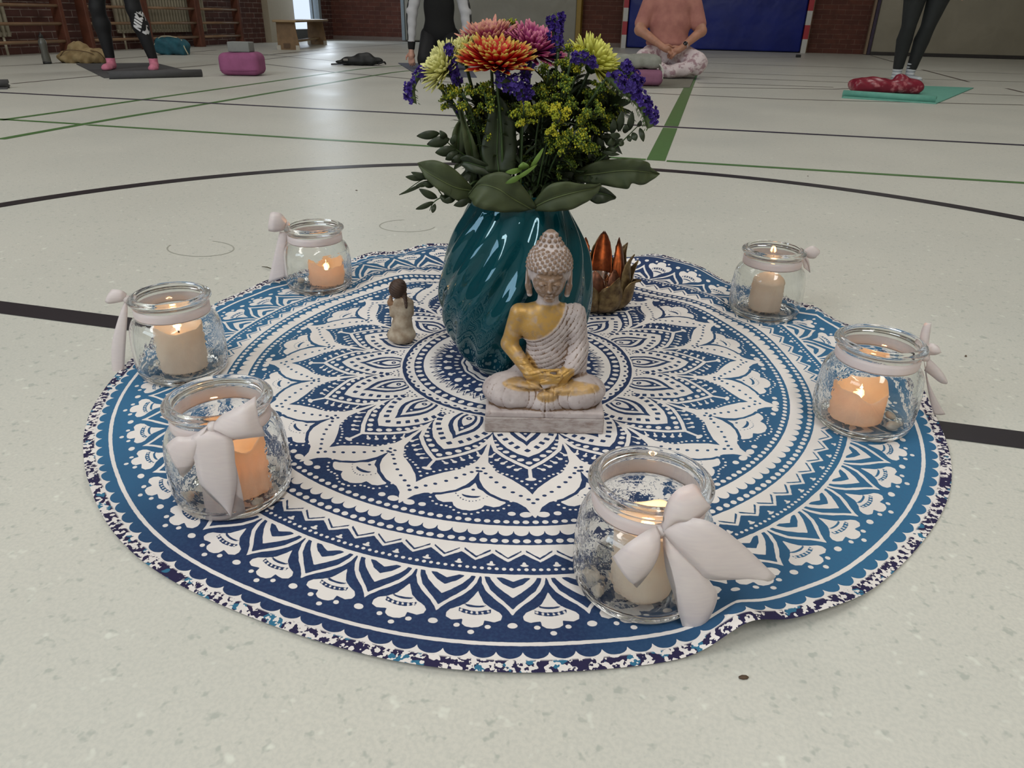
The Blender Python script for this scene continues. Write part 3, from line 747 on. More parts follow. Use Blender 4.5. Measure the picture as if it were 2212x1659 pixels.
# ================================================================ JARS, RIBBONS, CANDLES
def glass_mat(name, bump=True, tint=(0.97, 0.985, 0.98)):
    t = NT(name); t.set(Roughness=0.0); t.b.inputs['Base Color'].default_value = tint+(1,)
    t.b.inputs['Transmission Weight'].default_value = 1.0; t.b.inputs['IOR'].default_value = 1.45
    if bump:
        v = t.n('ShaderNodeTexVoronoi'); v.feature = 'SMOOTH_F1'; v.inputs['Scale'].default_value = 55; t.l(t.coord(), v.inputs['Vector'])
        sx = t.n('ShaderNodeSeparateXYZ'); t.l(t.coord(), sx.inputs[0])
        zone = t.math('MULTIPLY', t.ramp(sx.outputs[2], 0.088, 0.078), t.ramp(sx.outputs[2], 0.010, 0.022))
        side = t.ramp(sx.outputs[1], -0.012, 0.012)       # embossed fruit garland covers part of the wall
        sx2 = t.ramp(t.math('ABSOLUTE', sx.outputs[0]), 0.026, 0.040)
        zz = t.math('MULTIPLY', zone, t.math('MAXIMUM', side, sx2))
        h = t.math('MULTIPLY', zz, t.math('ADD', v.outputs['Distance'], t.math('MULTIPLY', t.noise(110, 2), 0.5)))
        t.bump(h, 0.55, 0.0022)
    return t.m
M_jar = glass_mat('embossed_jar_glass'); M_clear = glass_mat('clear_glass', False)
def ribbon_mat():
    t = NT('white_satin_ribbon'); c = t.mix(t.ramp(t.noise(60, 2, stretch=(1, 1, 6)), 0.3, 0.7), srgb((244, 240, 240)), srgb((236, 231, 234)))
    t.l(c, t.b.inputs['Base Color']); t.set(Roughness=0.38); t.b.inputs['Sheen Weight'].default_value = 0.2
    tr = t.n('ShaderNodeBsdfTranslucent'); tr.inputs[0].default_value = srgb((246, 232, 226)); mx = t.n('ShaderNodeMixShader'); mx.inputs[0].default_value = 0.42
    t.l(t.b.outputs[0], mx.inputs[1]); t.l(tr.outputs[0], mx.inputs[2]); t.l(mx.outputs[0], t.out.inputs[0]); return t.m
M_rib = ribbon_mat()
def wax_mat(name_, tc_, f_):
    t = NT(name_); c = t.mix(t.ramp(t.noise(40, 4), 0.4, 0.7), srgb((244, 234, 218)), srgb((232, 218, 200))); t.l(c, t.b.inputs['Base Color'])
    t.set(Roughness=0.45); t.b.inputs['Subsurface Weight'].default_value = 0.0; t.b.inputs['Subsurface Radius'].default_value = (1.0, 0.60, 0.30); t.b.inputs['Subsurface Scale'].default_value = 0.014
    t.bump(t.noise(60, 3), 0.15, 0.0015)
    tr = t.n('ShaderNodeBsdfTranslucent'); tr.inputs[0].default_value = tc_; mx = t.n('ShaderNodeMixShader'); mx.inputs[0].default_value = f_
    t.l(t.b.outputs[0], mx.inputs[1]); t.l(tr.outputs[0], mx.inputs[2]); t.l(mx.outputs[0], t.out.inputs[0]); return t.m
M_wax = wax_mat('thin_glowing_wax', (1.0, 0.78, 0.52, 1), .52); M_waxt = wax_mat('pale_wax', (1.0, 0.88, 0.72, 1), .34)
M_wick = mat('burnt_wick', (40, 30, 26), 0.9)
t = NT('flame_glow'); em = t.n('ShaderNodeEmission'); sx = t.n('ShaderNodeSeparateXYZ'); t.l(t.coord(), sx.inputs[0])
t.l(t.mix(t.ramp(sx.outputs[2], 0.0, 0.010), (1.0, 0.50, 0.16, 1), (1.0, 0.78, 0.40, 1)), em.inputs[0]); em.inputs[1].default_value = 7.0; t.l(em.outputs[0], t.out.inputs[0]); M_flame = t.m
M_peb = mat('pale_pebble', (196, 186, 172), 0.6, var=0.25, vscale=60, bump=0.3, bscale=90, bdist=0.001)
JH = 0.125
def jar_profile():
    o = [(0, .004), (.030, .0035), (.046, .0015), (.053, .0), (.0585, .003), (.0625, .010), (.0645, .022), (.0648, .040), (.0640, .060), (.0620, .076), (.0580, .086), (.0530, .092), (.0508, .095), (.0500, .100), (.0500, .1105),
         (.0515, .1140), (.0545, .1152), (.0563, .1172), (.0563, .1192), (.0550, .1212), (.0520, .1226), (.0500, .1242), (.0480, .1250)]
    i = [(.0462, .1242), (.0456, .1220), (.0458, .1100), (.0460, .098), (.0490, .0925), (.0540, .086), (.0580, .076), (.0602, .060), (.0610, .040), (.0605, .022), (.0580, .012), (.050, .0085), (.030, .0080), (0, .0085)]
    return [tuple(p) for p in smooth_path(o, 3)]+[tuple(p) for p in smooth_path(i, 3)]
VJ, FJ = lathe([(max(r, 0), z) for r, z in jar_profile()], 72)
jar_mesh = bpy.data.meshes.new('jar_glass'); jar_mesh.from_pydata(VJ, [], FJ); jar_mesh.materials.append(M_jar); jar_mesh.polygons.foreach_set('use_smooth', [True]*len(jar_mesh.polygons)); jar_mesh.update()
VB, FB = lathe([(.0512, .0945), (.0518, .0965), (.0516, .1035), (.0514, .1090), (.0508, .1090), (.0509, .0965)], 64, close=True)
def make_jar(i, label, rot, z=CZ):
    o = bpy.data.objects.new('glass_jar', jar_mesh); COL.objects.link(o); o.location = (JARS[i][0], JARS[i][1], z); o.rotation_euler = (0, 0, rot)
    return tag(o, label, 'jar', 'candle jars round the edge of the cloth')
def ribbon(i, label, strips, knot):
    """satin ribbon tied round a jar neck: band, loops and tails"""
    o = empty('satin_ribbon', (0, 0, 0), label=label, cat='ribbon', group='white ribbons on the candle jars')
    mk('neck_band', [(v[0]+JARS[i][0], v[1]+JARS[i][1], v[2]+CZ) for v in VB], FB, M_rib, o)
    for nm, A, B, bl in strips:
        V, F = sheet(A, B, 5, 6, bl, tuple(-FH)); mk(nm, V, F, M_rib, o, solid=0.0004)
    V, F = lathe([(0, -.006), (.005, -.004), (.0065, 0), (.005, .004), (0, .006)], 14)
    mk('knot', V, F, M_rib, o, loc=knot); return o
def candle(i, label, dx, dy, r, h, style, flame=True, lean=(0, 0), z0=0.0115, fl=0.016, pow_=0.16, seed=0):
    """a lit candle with wick and flame; style picks how far it has burned"""
    rg = np.random.default_rng(seed+5)
    base = (JARS[i][0]+dx, JARS[i][1]+dy, CZ+z0)
    o = empty('pillar_candle', base, label=label, cat='candle', group='lit candles in the glass jars'); o.rotation_euler = (lean[0], lean[1], seed*1.3)
    if style == 'cone': pr = [(0, 0), (r-.003, 0), (r, .003), (r*.99, h*.5), (r*.98, h-.022), (r*.90, h-.0165), (r*.50, h-.0065), (r*.16, h-.0008), (0, h-.001)]; top = h
    elif style == 'full': pr = [(0, 0), (r-.003, 0), (r, .003), (r*.995, h*.5), (r*.98, h-.005), (r*.94, h-.001), (r*.88, h-.003), (r*.78, h-.010), (r*.55, h-.013), (r*.3, h-.014), (0, h-.014)]; top = h-.014
    else:  pr = [(0, 0), (r-.003, 0), (r, .003), (r*1.0, h*.5), (r*.99, h-.004), (r*.96, h), (r*.925, h-.003), (r*.90, h*.62), (r*.84, h*.44), (r*.6, h*.38), (r*.3, h*.365), (0, h*.36)]; top = h*.36
    pr = [pr[0]]+[tuple(p) for p in smooth_path(pr[1:-1], 3)]+[pr[-1]]
    V, F = lathe(pr, 56); ph = rg.uniform(0, 6.28, 4)
    W = []
    for x, y, z in V:
        a = math.atan2(y, x); rr = math.hypot(x, y); k = 1.0
        if rr > r*.6: k += 0.012*math.sin(3*a+ph[0])+0.008*math.sin(7*a+ph[1])
        zz = z
        zb = h*(.60 if style == 'full' else .40)
        if z > zb and style != 'cone': zz = z+((z-zb)/(h-zb))*(rr/r)**3*(0.0035 if style == 'full' else .0065)*(math.sin(2*a+ph[2])+.5*math.sin(5*a+ph[3]))
        W.append((x*k, y*k, zz))
    mk('wax', W, F, M_wax if style == 'bowl' else M_waxt, o)
    hw = .009
    V, F = tube(smooth_path([(0, 0, top-.002), (.0004, 0, top+hw*.5), (.0016, .0005, top+hw)], 4), .0009, 8); mk('wick', V, F, M_wick, o)
    if flame:
        L = fl; V, F = lathe([(0, 0)]+[tuple(p) for p in smooth_path([(.0012, .0006), (.0030, L*.22), (.0034, L*.38), (.0022, L*.68), (.0009, L*.88), (.0003, L*.97)], 3)]+[(0, L)], 16)
        mk('flame', V, F, M_flame, o, loc=(.001, 0, top+hw*.35))
        l = bpy.data.lights.new('flame_light', 'POINT'); l.energy = pow_*2.4; l.color = (1.0, 0.40, 0.115); l.shadow_soft_size = 0.006
        lo = bpy.data.objects.new('flame_light', l); COL.objects.link(lo); lo.parent = o; lo.location = (.001, 0, top+hw*.35+L*.55)
    return o
make_jar(0, 'front glass jar with a large white bow, nearest the camera on the cloth', CYAW*-1+0.3)
make_jar(1, 'glass jar at the left front of the cloth with a cream ribbon before it', 2.6)
make_jar(2, 'glass jar at the far left of the cloth, partly behind the left front jar', -0.5)
make_jar(3, 'glass jar at the rear left edge of the cloth, bow on its left side', -0.9)
make_jar(4, 'smallest looking glass jar at the rear right edge of the cloth with a tall candle', 0.9)
make_jar(5, 'glass jar at the right edge of the cloth with a low burning candle', 0.2)
candle(0, 'thick cracked white pillar candle in the front jar, behind the bow', .0030, -.010, .0300, .075, 'full', seed=1, lean=(0.0, -.05))
candle(1, 'burned down glowing candle in the left front jar behind a hanging ribbon end', .012, -.006, .0340, .062, 'bowl', seed=2, lean=(.06, .10), pow_=.50)
candle(2, 'tall cream pillar candle in the far left jar, hollowed around its flame', .0045, -.006, .0345, .066, 'full', seed=3, lean=(0, -.05), pow_=.18)
candle(3, 'short candle with a tall clear flame in the rear left jar', .017, 0.0, .0335, .041, 'bowl', seed=4, fl=.028, pow_=.36)
candle(4, 'tall candle with a coned top in the rear right jar', .0005, -.006, .0290, .071, 'cone', seed=5, fl=.013)
candle(5, 'low orange glowing candle with an uneven rim in the right jar', -.010, -.006, .0340, .044, 'bowl', seed=6, fl=.027, pow_=.60)
def pebble(i, dx, dy, s, label, seed):
    rg = np.random.default_rng(seed); V, F = lathe([(0, -1), (.5, -.86), (.86, -.5), (1, 0), (.86, .5), (.5, .86), (0, 1)], 14)
    o = mk('pebble', [(v[0]*s*(1+.25*math.sin(v[1]*2+seed)), v[1]*s*.75, v[2]*s*.55*(1+.2*v[0])) for v in V], F, M_peb)
    o.location = (JARS[i][0]+dx, JARS[i][1]+dy, CZ+.0090+s*.50); o.rotation_euler = (0, 0, rg.uniform(0, 6)); tag(o, label, 'pebble', 'pale pebbles lying in the jars')
pebble(0, -.043, -.018, .010, 'larger pale pebble left of the candle in the front jar', 1); pebble(0, -.034, -.036, .008, 'smaller pale pebble low at the left front of the front jar', 2); pebble(0, .040, -.022, .009, 'pale pebble right of the candle in the front jar, under the ribbon tail', 3)
pebble(1, -.030, -.038, .0105, 'drop shaped white pebble at the left of the candle in the left front jar', 4); pebble(1, .046, -.026, .008, 'whitish pebble at the right bottom of the left front jar', 5)
pebble(3, -.034, -.016, .0105, 'brownish pebble left of the candle in the rear left jar', 6); pebble(5, .034, -.026, .010, 'grey pebble right of the candle in the right jar', 7); pebble(5, .038, .004, .008, 'small grey pebble at the right inside the right jar', 8)
# bows (outline pixels taken at the depth of each knot)
def E(lst, D): return [PD(a, b, D+(c if c else 0)) for a, b, c in lst]
D1 = hdist(JARS[0])-.052
k1 = PD(1428, 1143, D1+.002)
ribbon(0, 'white satin ribbon with a large bow and two wide tails on the front jar', [
    ('bow_loop', E([(1428, 1136, 0), (1440, 1088, -.004), (1462, 1058, -.006), (1494, 1045, -.002), (1506, 1050, .006)], D1), E([(1434, 1150, 0), (1462, 1128, -.010), (1500, 1126, -.012), (1534, 1098, -.006), (1532, 1092, .004)], D1), .004),
    ('bow_loop', E([(1418, 1136, 0), (1390, 1150, -.008), (1352, 1176, -.012), (1323, 1203, -.006)], D1), E([(1426, 1152, 0), (1425, 1190, -.010), (1408, 1230, -.012), (1376, 1267, -.006)], D1), .007),
    ('tail', E([(1440, 1122, 0), (1490, 1118, -.012), (1540, 1130, -.016), (1600, 1172, -.014), (1676, 1245, -.006)], D1), E([(1428, 1148, 0), (1462, 1186, -.010), (1505, 1228, -.012), (1538, 1252, -.010), (1640, 1249, -.006)], D1), .005),
    ('tail', E([(1452, 1166, -.002), (1482, 1186, -.008), (1530, 1250, -.010), (1548, 1300, -.006), (1494, 1403, -.002)], D1), E([(1432, 1152, .000), (1436, 1222, -.006), (1456, 1290, -.008), (1472, 1345, -.006), (1488, 1400, -.002)], D1), .004)], k1)
D2 = hdist(JARS[1])-.056
ribbon(1, 'cream satin ribbon with a broad pointed tail hanging over the left front jar', [
    ('bow_loop', E([(462, 914, 0), (480, 896, -.006), (520, 876, -.010), (552, 856, -.002)], D2), E([(470, 928, 0), (505, 948, -.010), (545, 945, -.012), (575, 942, -.004)], D2), .006),
    ('bow_loop', E([(450, 918, 0), (412, 942, -.004), (380, 944, -.004), (358, 962, .004)], D2), E([(446, 930, 0), (430, 980, -.006), (415, 1010, -.004), (398, 1030, .004)], D2), .004),
    ('tail', E([(440, 926, 0), (412, 950, -.006), (420, 995, -.008), (434, 1048, -.008), (482, 1096, -.006), (499, 1114, -.004)], D2), E([(476, 928, 0), (502, 950, -.006), (508, 1000, -.008), (511, 1040, -.008), (505, 1085, -.006), (501, 1112, -.004)], D2), .003),
    ('tail', E([(455, 930, .002), (435, 1010, -.001), (440, 1070, -.002), (450, 1130, .004)], D2), E([(490, 940, .002), (508, 1000, -.001), (522, 1060, -.002), (530, 1104, .004)], D2), .002)], PD(461, 922, D2+.002))
D3 = hdist(JARS[2])+.0
ribbon(2, 'white ribbon on the far left jar with one tail hanging down outside on the left', [
    ('bow_loop', E([(274, 634, 0), (262, 627, -.004), (245, 625, -.004), (240, 626, 0)], D3), E([(274, 648, 0), (262, 652, -.004), (236, 656, -.004), (227, 652, 0)], D3), .004),
    ('tail', E([(272, 645, 0), (258, 680, -.004), (243, 735, -.006), (241, 780, -.004), (245, 812, 0)], D3), E([(276, 650, 0), (275, 690, -.004), (272, 735, -.006), (269, 790, -.004), (270, 822, 0)], D3), .002)], PD(275, 646, D3))
D4 = hdist(JARS[3])-.01
ribbon(3, 'cream ribbon on the rear left jar, curled loop above one long tail', [
    ('bow_loop', E([(620, 476, 0), (607, 461, -.006), (592, 458, -.010), (584, 459, -.004)], D4), E([(616, 496, 0), (608, 499, -.006), (592, 501, -.010), (580, 499, -.004)], D4), .006),
    ('tail', E([(604, 500, 0), (597, 530, 0), (588, 570, 0), (579, 611, 0)], D4), E([(622, 500, 0), (620, 530, 0), (619, 565, 0), (620, 597, 0)], D4), .002)], PD(619, 484, D4+.006))
D5 = hdist(JARS[4])+.006
ribbon(4, 'sheer white ribbon on the rear right jar, bow sticking out to the right', [
    ('bow_loop', E([(1736, 540, 0), (1752, 531, -.004), (1762, 534, -.004), (1771, 541, 0)], D5), E([(1738, 552, 0), (1748, 558, -.004), (1760, 558, -.004), (1766, 552, 0)], D5), .004),
    ('tail', E([(1734, 550, 0), (1740, 562, -.002), (1745, 572, 0), (1749, 589, 0)], D5), E([(1740, 550, 0), (1746, 560, -.002), (1749, 572, 0), (1750, 586, 0)], D5), .002),
    ('tail', E([(1732, 553, 0), (1734, 566, 0), (1736, 578, 0)], D5), E([(1738, 553, 0), (1743, 566, 0), (1749, 588, 0)], D5), .001)], PD(1737, 548, D5))
D6 = hdist(JARS[5])+.012
ribbon(5, 'white ribbon on the right jar with a pleated loop and folded end', [
    ('bow_loop', E([(1986, 742, 0), (1988, 722, 0), (1994, 704, 0), (1999, 696, 0)], D6), E([(2003, 756, 0), (2007, 735, 0), (2010, 712, 0), (2012, 694, 0)], D6), .006),
    ('bow_loop', E([(2000, 742, 0), (2015, 742, -.006), (2027, 748, -.006), (2030, 757, 0)], D6), E([(1996, 766, 0), (2012, 767, -.006), (2024, 766, -.006), (2029, 760, 0)], D6), .005),
    ('tail', E([(2000, 768, 0), (2020, 786, -.004), (2036, 804, -.006), (2044, 818, -.002)], D6), E([(1996, 800, 0), (2012, 812, -.004), (2030, 826, -.006), (2043, 830, -.002)], D6), .004),
    ('tail', E([(1996, 780, 0), (2002, 830, 0), (2010, 870, 0), (2017, 895, 0)], D6), E([(2000, 812, 0), (2010, 835, 0), (2026, 868, 0), (2042, 895, 0)], D6), .002)], PD(1998, 772, D6))

# ================================================================ VASE
VX, VY = -0.2405, 0.987
t = NT('teal_glass'); t.set(Roughness=0.02); t.b.inputs['Base Color'].default_value = (0.003, 0.066, 0.082, 1); t.b.inputs['IOR'].default_value = 1.5
t.b.inputs['Transmission Weight'].default_value = 0.35; t.b.inputs['Coat Weight'].default_value = 0.15; t.b.inputs['Coat Roughness'].default_value = 0.01; t.b.inputs['Coat IOR'].default_value = 1.5; t.b.inputs['Coat Tint'].default_value = (0.5, 0.85, 1, 1)
t.b.inputs['Specular IOR Level'].default_value = 0.55; t.b.inputs['Specular Tint'].default_value = (0.40, 0.82, 1.0, 1)
M_vase = t.m
prof = smooth_path([(.050, 0), (.062, .006), (.080, .025), (.097, .055), (.1085, .090), (.1120, .115), (.1105, .145), (.1020, .180), (.0880, .215), (.0760, .238), (.0690, .252), (.0672, .262), (.0700, .272), (.0715, .276)], 5)
V, F = [], []; nS = 144; outer = [tuple(p) for p in prof]; inner = [(r-.0035, z) for r, z in outer[::-1] if z > .006]
loop = [(0, .0)]+outer+inner+[(0, .0065)]
V0, F = lathe(loop, nS); VV = []
for x, y, z in V0:
    r = math.hypot(x, y)
    if r > .03 and z > .004:
        a = math.atan2(y, x); fl_ = (lambda q: math.copysign(abs(q)**.7, q))(math.sin(14*(a-z*5.2))); fall = min(1, z/.04)*(1.0 if z < .2 else max(0, (.276-z)/.076))
        k = 1+(.0036/r)*fl_*fall*(1.0 if r > 0 else 1)*(1+.4*math.sin(3*a+z*40)); x *= k; y *= k
    VV.append((x, y, z))
vase = mk('glass_vase', VV, F, M_vase, loc=(VX, VY, CZ)); tag(vase, 'bulbous dark teal glass vase with twisted ribs in the middle of the cloth', 'vase')
t = NT('vase_water'); t.set(Roughness=0.05); t.b.inputs['Base Color'].default_value = (.02, .05, .04, 1); M_water = t.m
tag(mk('vase_water', *lathe([(0, .008), (.045, .008), (.070, .022), (.090, .052), (.1005, .09), (.1035, .110), (0, .110)], 48), M_water, loc=(VX, VY, CZ)), 'dark greenish water standing in the teal vase', 'water')

# ================================================================ BUDDHA STATUE
bc = G(1175, 940)+FH*0.043
bud = empty('buddha_statue', (bc[0], bc[1], CZ), -CYAW, label='seated whitewashed stone Buddha statue with gold chest and arm in front of the teal vase', cat='statue')
f = Field((-.088, -.050, .018), (.088, .052, .262), .0011)
def mixc(t, a, b): return a+(b-a)*t
f.ell((-.044, -.010, .046), (.039, .031, .0235), .006, Matrix.Rotation(.10, 4, 'Y').to_quaternion())
f.ell((.043, -.010, .046), (.038, .031, .0235), .008, Matrix.Rotation(-.10, 4, 'Y').to_quaternion())
f.ell((0, -.012, .040), (.034, .031, .020), .010); f.ell((0, .012, .055), (.046, .026, .034), .014)
f.ell((0.002, .006, .092), (.029, .021, .036), .012); f.ell((-.002, .003, .134), (.033, .0195, .029), .012)
f.ell((.000, .006, .152), (.038, .016, .0135), .008)
f.cap((-.036, .005, .150), (-.0475, .006, .108), .0125, .0108, .006); f.cap((-.0480, .005, .106), (-.020, -.022, .0765), .0110, .0078, .004)
f.cap((.036, .006, .150), (.042, .006, .106), .0140, .0135, .006); f.cap((.042, .005, .104), (.034, -.016, .084), .0135, .0105, .006); f.cap((.034, -.016, .084), (.022, -.023, .078), .0095, .0070, .004)
# sleeve hanging from the robed arm
f.ell((.043, .002, .084), (.0125, .016, .030), .006)
# hands, one laid in the other, fingers towards the middle
for k in range(4):
    z = .0790-.0042*k
    f.cap((-.020, -.024, z), (.020-.002*k, -.0315+.0006*k, z-.0012), .0029, .0023, .0018)
for k in range(3):
    f.cap((.026, -.024, .0720-.0036*k), (-.006+.002*k, -.0320, .0690-.0034*k), .0030, .0023, .0018)
f.cap((-.018, -.022, .081), (.004, -.026, .0835), .0032, .0024, .002); f.cap((.024, -.022, .082), (.006, -.026, .0840), .0032, .0024, .002)
f.ell((-.018, -.022, .0765), (.011, .008, .008), .004); f.ell((.023, -.022, .0755), (.010, .008, .008), .004)
# soles turned up on the lap
f.ell((-.028, -.024, .0625), (.026, .010, .0050), .003, Matrix.Rotation(.12, 4, 'Y').to_quaternion())
f.ell((.030, -.026, .0580), (.034, .0095, .0055), .003, Matrix.Rotation(-.08, 4, 'Y').to_quaternion())
for k in range(5): f.ell((-.002-.003*k+.0, -.030+.001*k, .0585+.001*k), (.0022, .0028, .0022), .0012)
f.ell((.002, -.036, .0520), (.012, .006, .0060), .003)
# neck and head
f.cap((0, .004, .160), (0, .003, .182), .0140, .0125, .006)
f.ell((0, .003, .2140), (.0262, .0270, .0290), .004); f.ell((0, -.0015, .1990), (.0208, .0240, .0255), .004)
f.cap((0, .005, .236), (0, .006, .2500), .0150, .0088, .006)
# face: brow ridge, nose, lids, lips, chin
f.cap((-.0145, -.0200, .2068), (-.0030, -.0250, .2038), .0014, .0014, .0012); f.cap((.0145, -.0200, .2068), (.0030, -.0250, .2038), .0014, .0014, .0012)
f.cap((0, -.0245, .2050), (0, -.0290, .1915), .0015, .0028, .0018); f.ell((0, -.0265, .1905), (.0042, .0028, .0022), .0015)
for s in (-1, 1):
    f.ell((s*.0088, -.0225, .1985), (.0054, .0036, .0029), .0006); f.cap((s*.0040, -.0250, .1972), (s*.0135, -.0215, .1982), .0008, .0008, 0, sub=True)
    f.ell((s*.0264, .003, .1975), (.0034, .0065, .0150), .0025); f.ell((s*.0292, .001, .1990), (.0018, .0030, .0100), .001, sub=True); f.cap((s*.0250, .002, .188), (s*.0235, .002, .177), .0040, .0036, .003)
f.ell((0, -.0238, .1845), (.0060, .0028, .0014), .0010); f.ell((0, -.0236, .1817), (.0048, .0028, .0015), .0010); f.cap((-.0062, -.0240, .1831), (.0062, -.0245, .1831), .0007, .0007, 0, sub=True)
f.ell((0, -.0195, .1770), (.0075, .0050, .0045), .003)
# curls
N_ = 230
for k in range(N_):
    z_ = 1-(k+.5)/N_*1.25; 
    if z_ < -.25: break
    a_ = k*2.39996; q = math.sqrt(max(0, 1-z_*z_)); x_, y_ = q*math.cos(a_), q*math.sin(a_)
    p = np.array([x_*.0272, .003+y_*.0280, .2140+z_*.0300])
    if p[1] < .003 and p[2] < .2120+.0035*abs(x_): continue
    if z_ > .78: continue
    f.ell(p, .0029, .0008)
for zr, rr_, n_ in ((.2415, .0150, 13), (.2470, .0118, 10), (.2520, .0080, 7)):
    for k in range(n_): a_ = 2*PI*k/n_+zr*400; f.ell((rr_*math.cos(a_), .0055+rr_*math.sin(a_), zr), .0026, .0008)
for k in range(11):
    a_ = -PI/2+(k-5)*.235; f.ell((.0262*math.cos(a_), .0030+.0272*math.sin(a_), .2132+.0012*abs(k-5)*.2), .0030, .0008)
f.box((0, 0, .0265), (.0775, .0425, .0048), .0025, .0015)
def robe(X, Y, Z):
    rad = np.sqrt((X+.035)**2+(Z-.175)**2)
    m = np.clip((rad-.0575)/.002, 0, 1)*np.clip((Z-.072)/.006, 0, 1)*np.clip((.166-Z)/.004, 0, 1)
    arm = np.clip((-.033-X)/.003, 0, 1); m = m*(1-arm)
    g = (1-np.abs(np.sin(PI*rad/.0062)))**3+0.6*(1-np.abs(np.sin(PI*(rad+.004*np.sin(Z*180))/.0041)))**4
    edge = -np.exp(-((rad-.0590)/.0016)**2)*m*.9
    k = 0
    for c, sg in ((-.040, 1), (.046, -1)):
        d = np.sqrt(((X-c)/1.25)**2+(Z-.047)**2+(Y+.02)**2*.4); mk_ = np.clip((.068-Z)/.006, 0, 1)*np.clip((Z-.029)/.004, 0, 1)*(np.sign(X)*(-sg) > 0)
        k = k+mk_*((1-np.abs(np.sin(PI*(d+.0012*np.sin(X*300))/.0062)))**3)
    k = k+np.exp(-(X/.0012)**2)*np.clip((.055-Z)/.01, 0, 1)*1.4
    return .0013*(g*m+edge)+.0011*k
f.warp(robe)
V, Q = f.mesh(); V = smoothv(V, Q, 1); cav, NN = cavity(V, Q, 7); NN = NN
rad = np.hypot(V[:, 0]+.035, V[:, 2]-.175)
def capd(P, a, b): a = np.array(a); b = np.array(b); ab = b-a; tt = np.clip(((P-a) @ ab)/(ab @ ab), 0, 1); return np.linalg.norm(P-a-tt[:, None]*ab, axis=1)
chest = (rad < .0580) & (V[:, 2] < .166) & (V[:, 2] > .112) & (V[:, 1] < .010) & (V[:, 0] > -.045)
arml = (np.minimum(capd(V, (-.036, .005, .152), (-.0475, .006, .108)), capd(V, (-.048, .005, .106), (-.018, -.022, .0765))) < .0128) & (V[:, 2] < .158)
hands = (V[:, 2] > .0660) & (V[:, 2] < .087) & (V[:, 1] < -.0165) & (np.abs(V[:, 0]-.002) < .034)
def near_ell(c, r): return ((V[:, 0]-c[0])/r[0])**2+((V[:, 1]-c[1])/r[1])**2+((V[:, 2]-c[2])/r[2])**2 < 1
sole = (near_ell((-.028, -.024, .0625), (.030, .014, .0085)) | near_ell((.032, -.026, .0590), (.039, .0145, .0090)) | near_ell((.002, -.038, .0520), (.014, .009, .0075))) & (V[:, 1] < -.014)
gold = np.clip(chest*1.0+arml*1.0+hands*1.0+sole*.85, 0, 1)
face = ((V[:, 0]/.0205)**2+((V[:, 2]-.1955)/.0205)**2 < 1) & (V[:, 1] < -.008)
hair = ((V[:, 2] > .2125) | ((V[:, 2] > .178) & ((V[:, 0]/.0205)**2+((V[:, 2]-.1955)/.0205)**2 >= 1))) & (V[:, 2] > .178)
e_ = np.vstack([Q[:, [0, 1]], Q[:, [1, 2]]]); deg = np.maximum(np.bincount(e_.ravel(), minlength=len(V)), 1)
def blur(a, n=3):
    a = a.astype(float)
    for _ in range(n): a = .5*a+.5*(np.bincount(e_[:, 0], a[e_[:, 1]], len(V))+np.bincount(e_[:, 1], a[e_[:, 0]], len(V)))/deg
    return a
t = NT('whitewashed_stone')
ga = t.n('ShaderNodeAttribute', attribute_name='gold').outputs['Fac']; fa = t.n('ShaderNodeAttribute', attribute_name='face').outputs['Fac']; ca = t.n('ShaderNodeAttribute', attribute_name='cav').outputs['Fac']; ha = t.n('ShaderNodeAttribute', attribute_name='hair').outputs['Fac']
nz = t.noise(150, 4, .6); nz2 = t.noise(55, 3)
wash = t.mix(t.ramp(nz2, .3, .7), srgb((190, 180, 178)), srgb((164, 152, 150)))
brown = srgb((112, 88, 70))
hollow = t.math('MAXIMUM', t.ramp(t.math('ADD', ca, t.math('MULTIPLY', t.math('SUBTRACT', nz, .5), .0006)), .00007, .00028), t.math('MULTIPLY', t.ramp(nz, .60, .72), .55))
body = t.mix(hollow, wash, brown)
curl = t.ramp(t.math('ADD', ca, t.math('MULTIPLY', t.math('SUBTRACT', nz, .5), .0006)), -.00005, -.00030)
body = t.mix(ha, body, t.mix(curl, wash, srgb((130, 108, 92))))
body = t.mix(t.math('MULTIPLY', fa, t.ramp(nz, .75, .45)), body, srgb((128, 103, 82)))
goldc = t.mix(t.ramp(nz, .45, .8), srgb((178, 140, 74)), srgb((150, 128, 104)))
gm_ = t.math('MULTIPLY', ga, t.ramp(nz2, .85, .55))
t.l(t.mix(gm_, body, goldc), t.b.inputs['Base Color']); t.l(t.math('MULTIPLY', gm_, .35), t.b.inputs['Metallic'])
t.l(t.math('SUBTRACT', .82, t.math('MULTIPLY', gm_, .38)), t.b.inputs['Roughness']); t.bump(t.noise(420, 3), .25, .0006)
M_bud = t.m
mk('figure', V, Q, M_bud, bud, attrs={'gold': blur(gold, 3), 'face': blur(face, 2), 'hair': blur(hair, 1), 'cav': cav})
t2 = NT('plinth_stone'); n_ = t2.noise(60, 5, .65, stretch=(1, 1, 3)); t2.l(t2.mix(t2.ramp(n_, .42, .70), srgb((172, 163, 160)), srgb((132, 116, 110))), t2.b.inputs['Base Color']); t2.set(Roughness=.85); t2.bump(t2.noise(160, 4), .4, .001)
MB().box((0, 0, .0112), (.1560, .0860, .0224), bev=.0018).build('plinth', t2.m, bud, smooth=False)

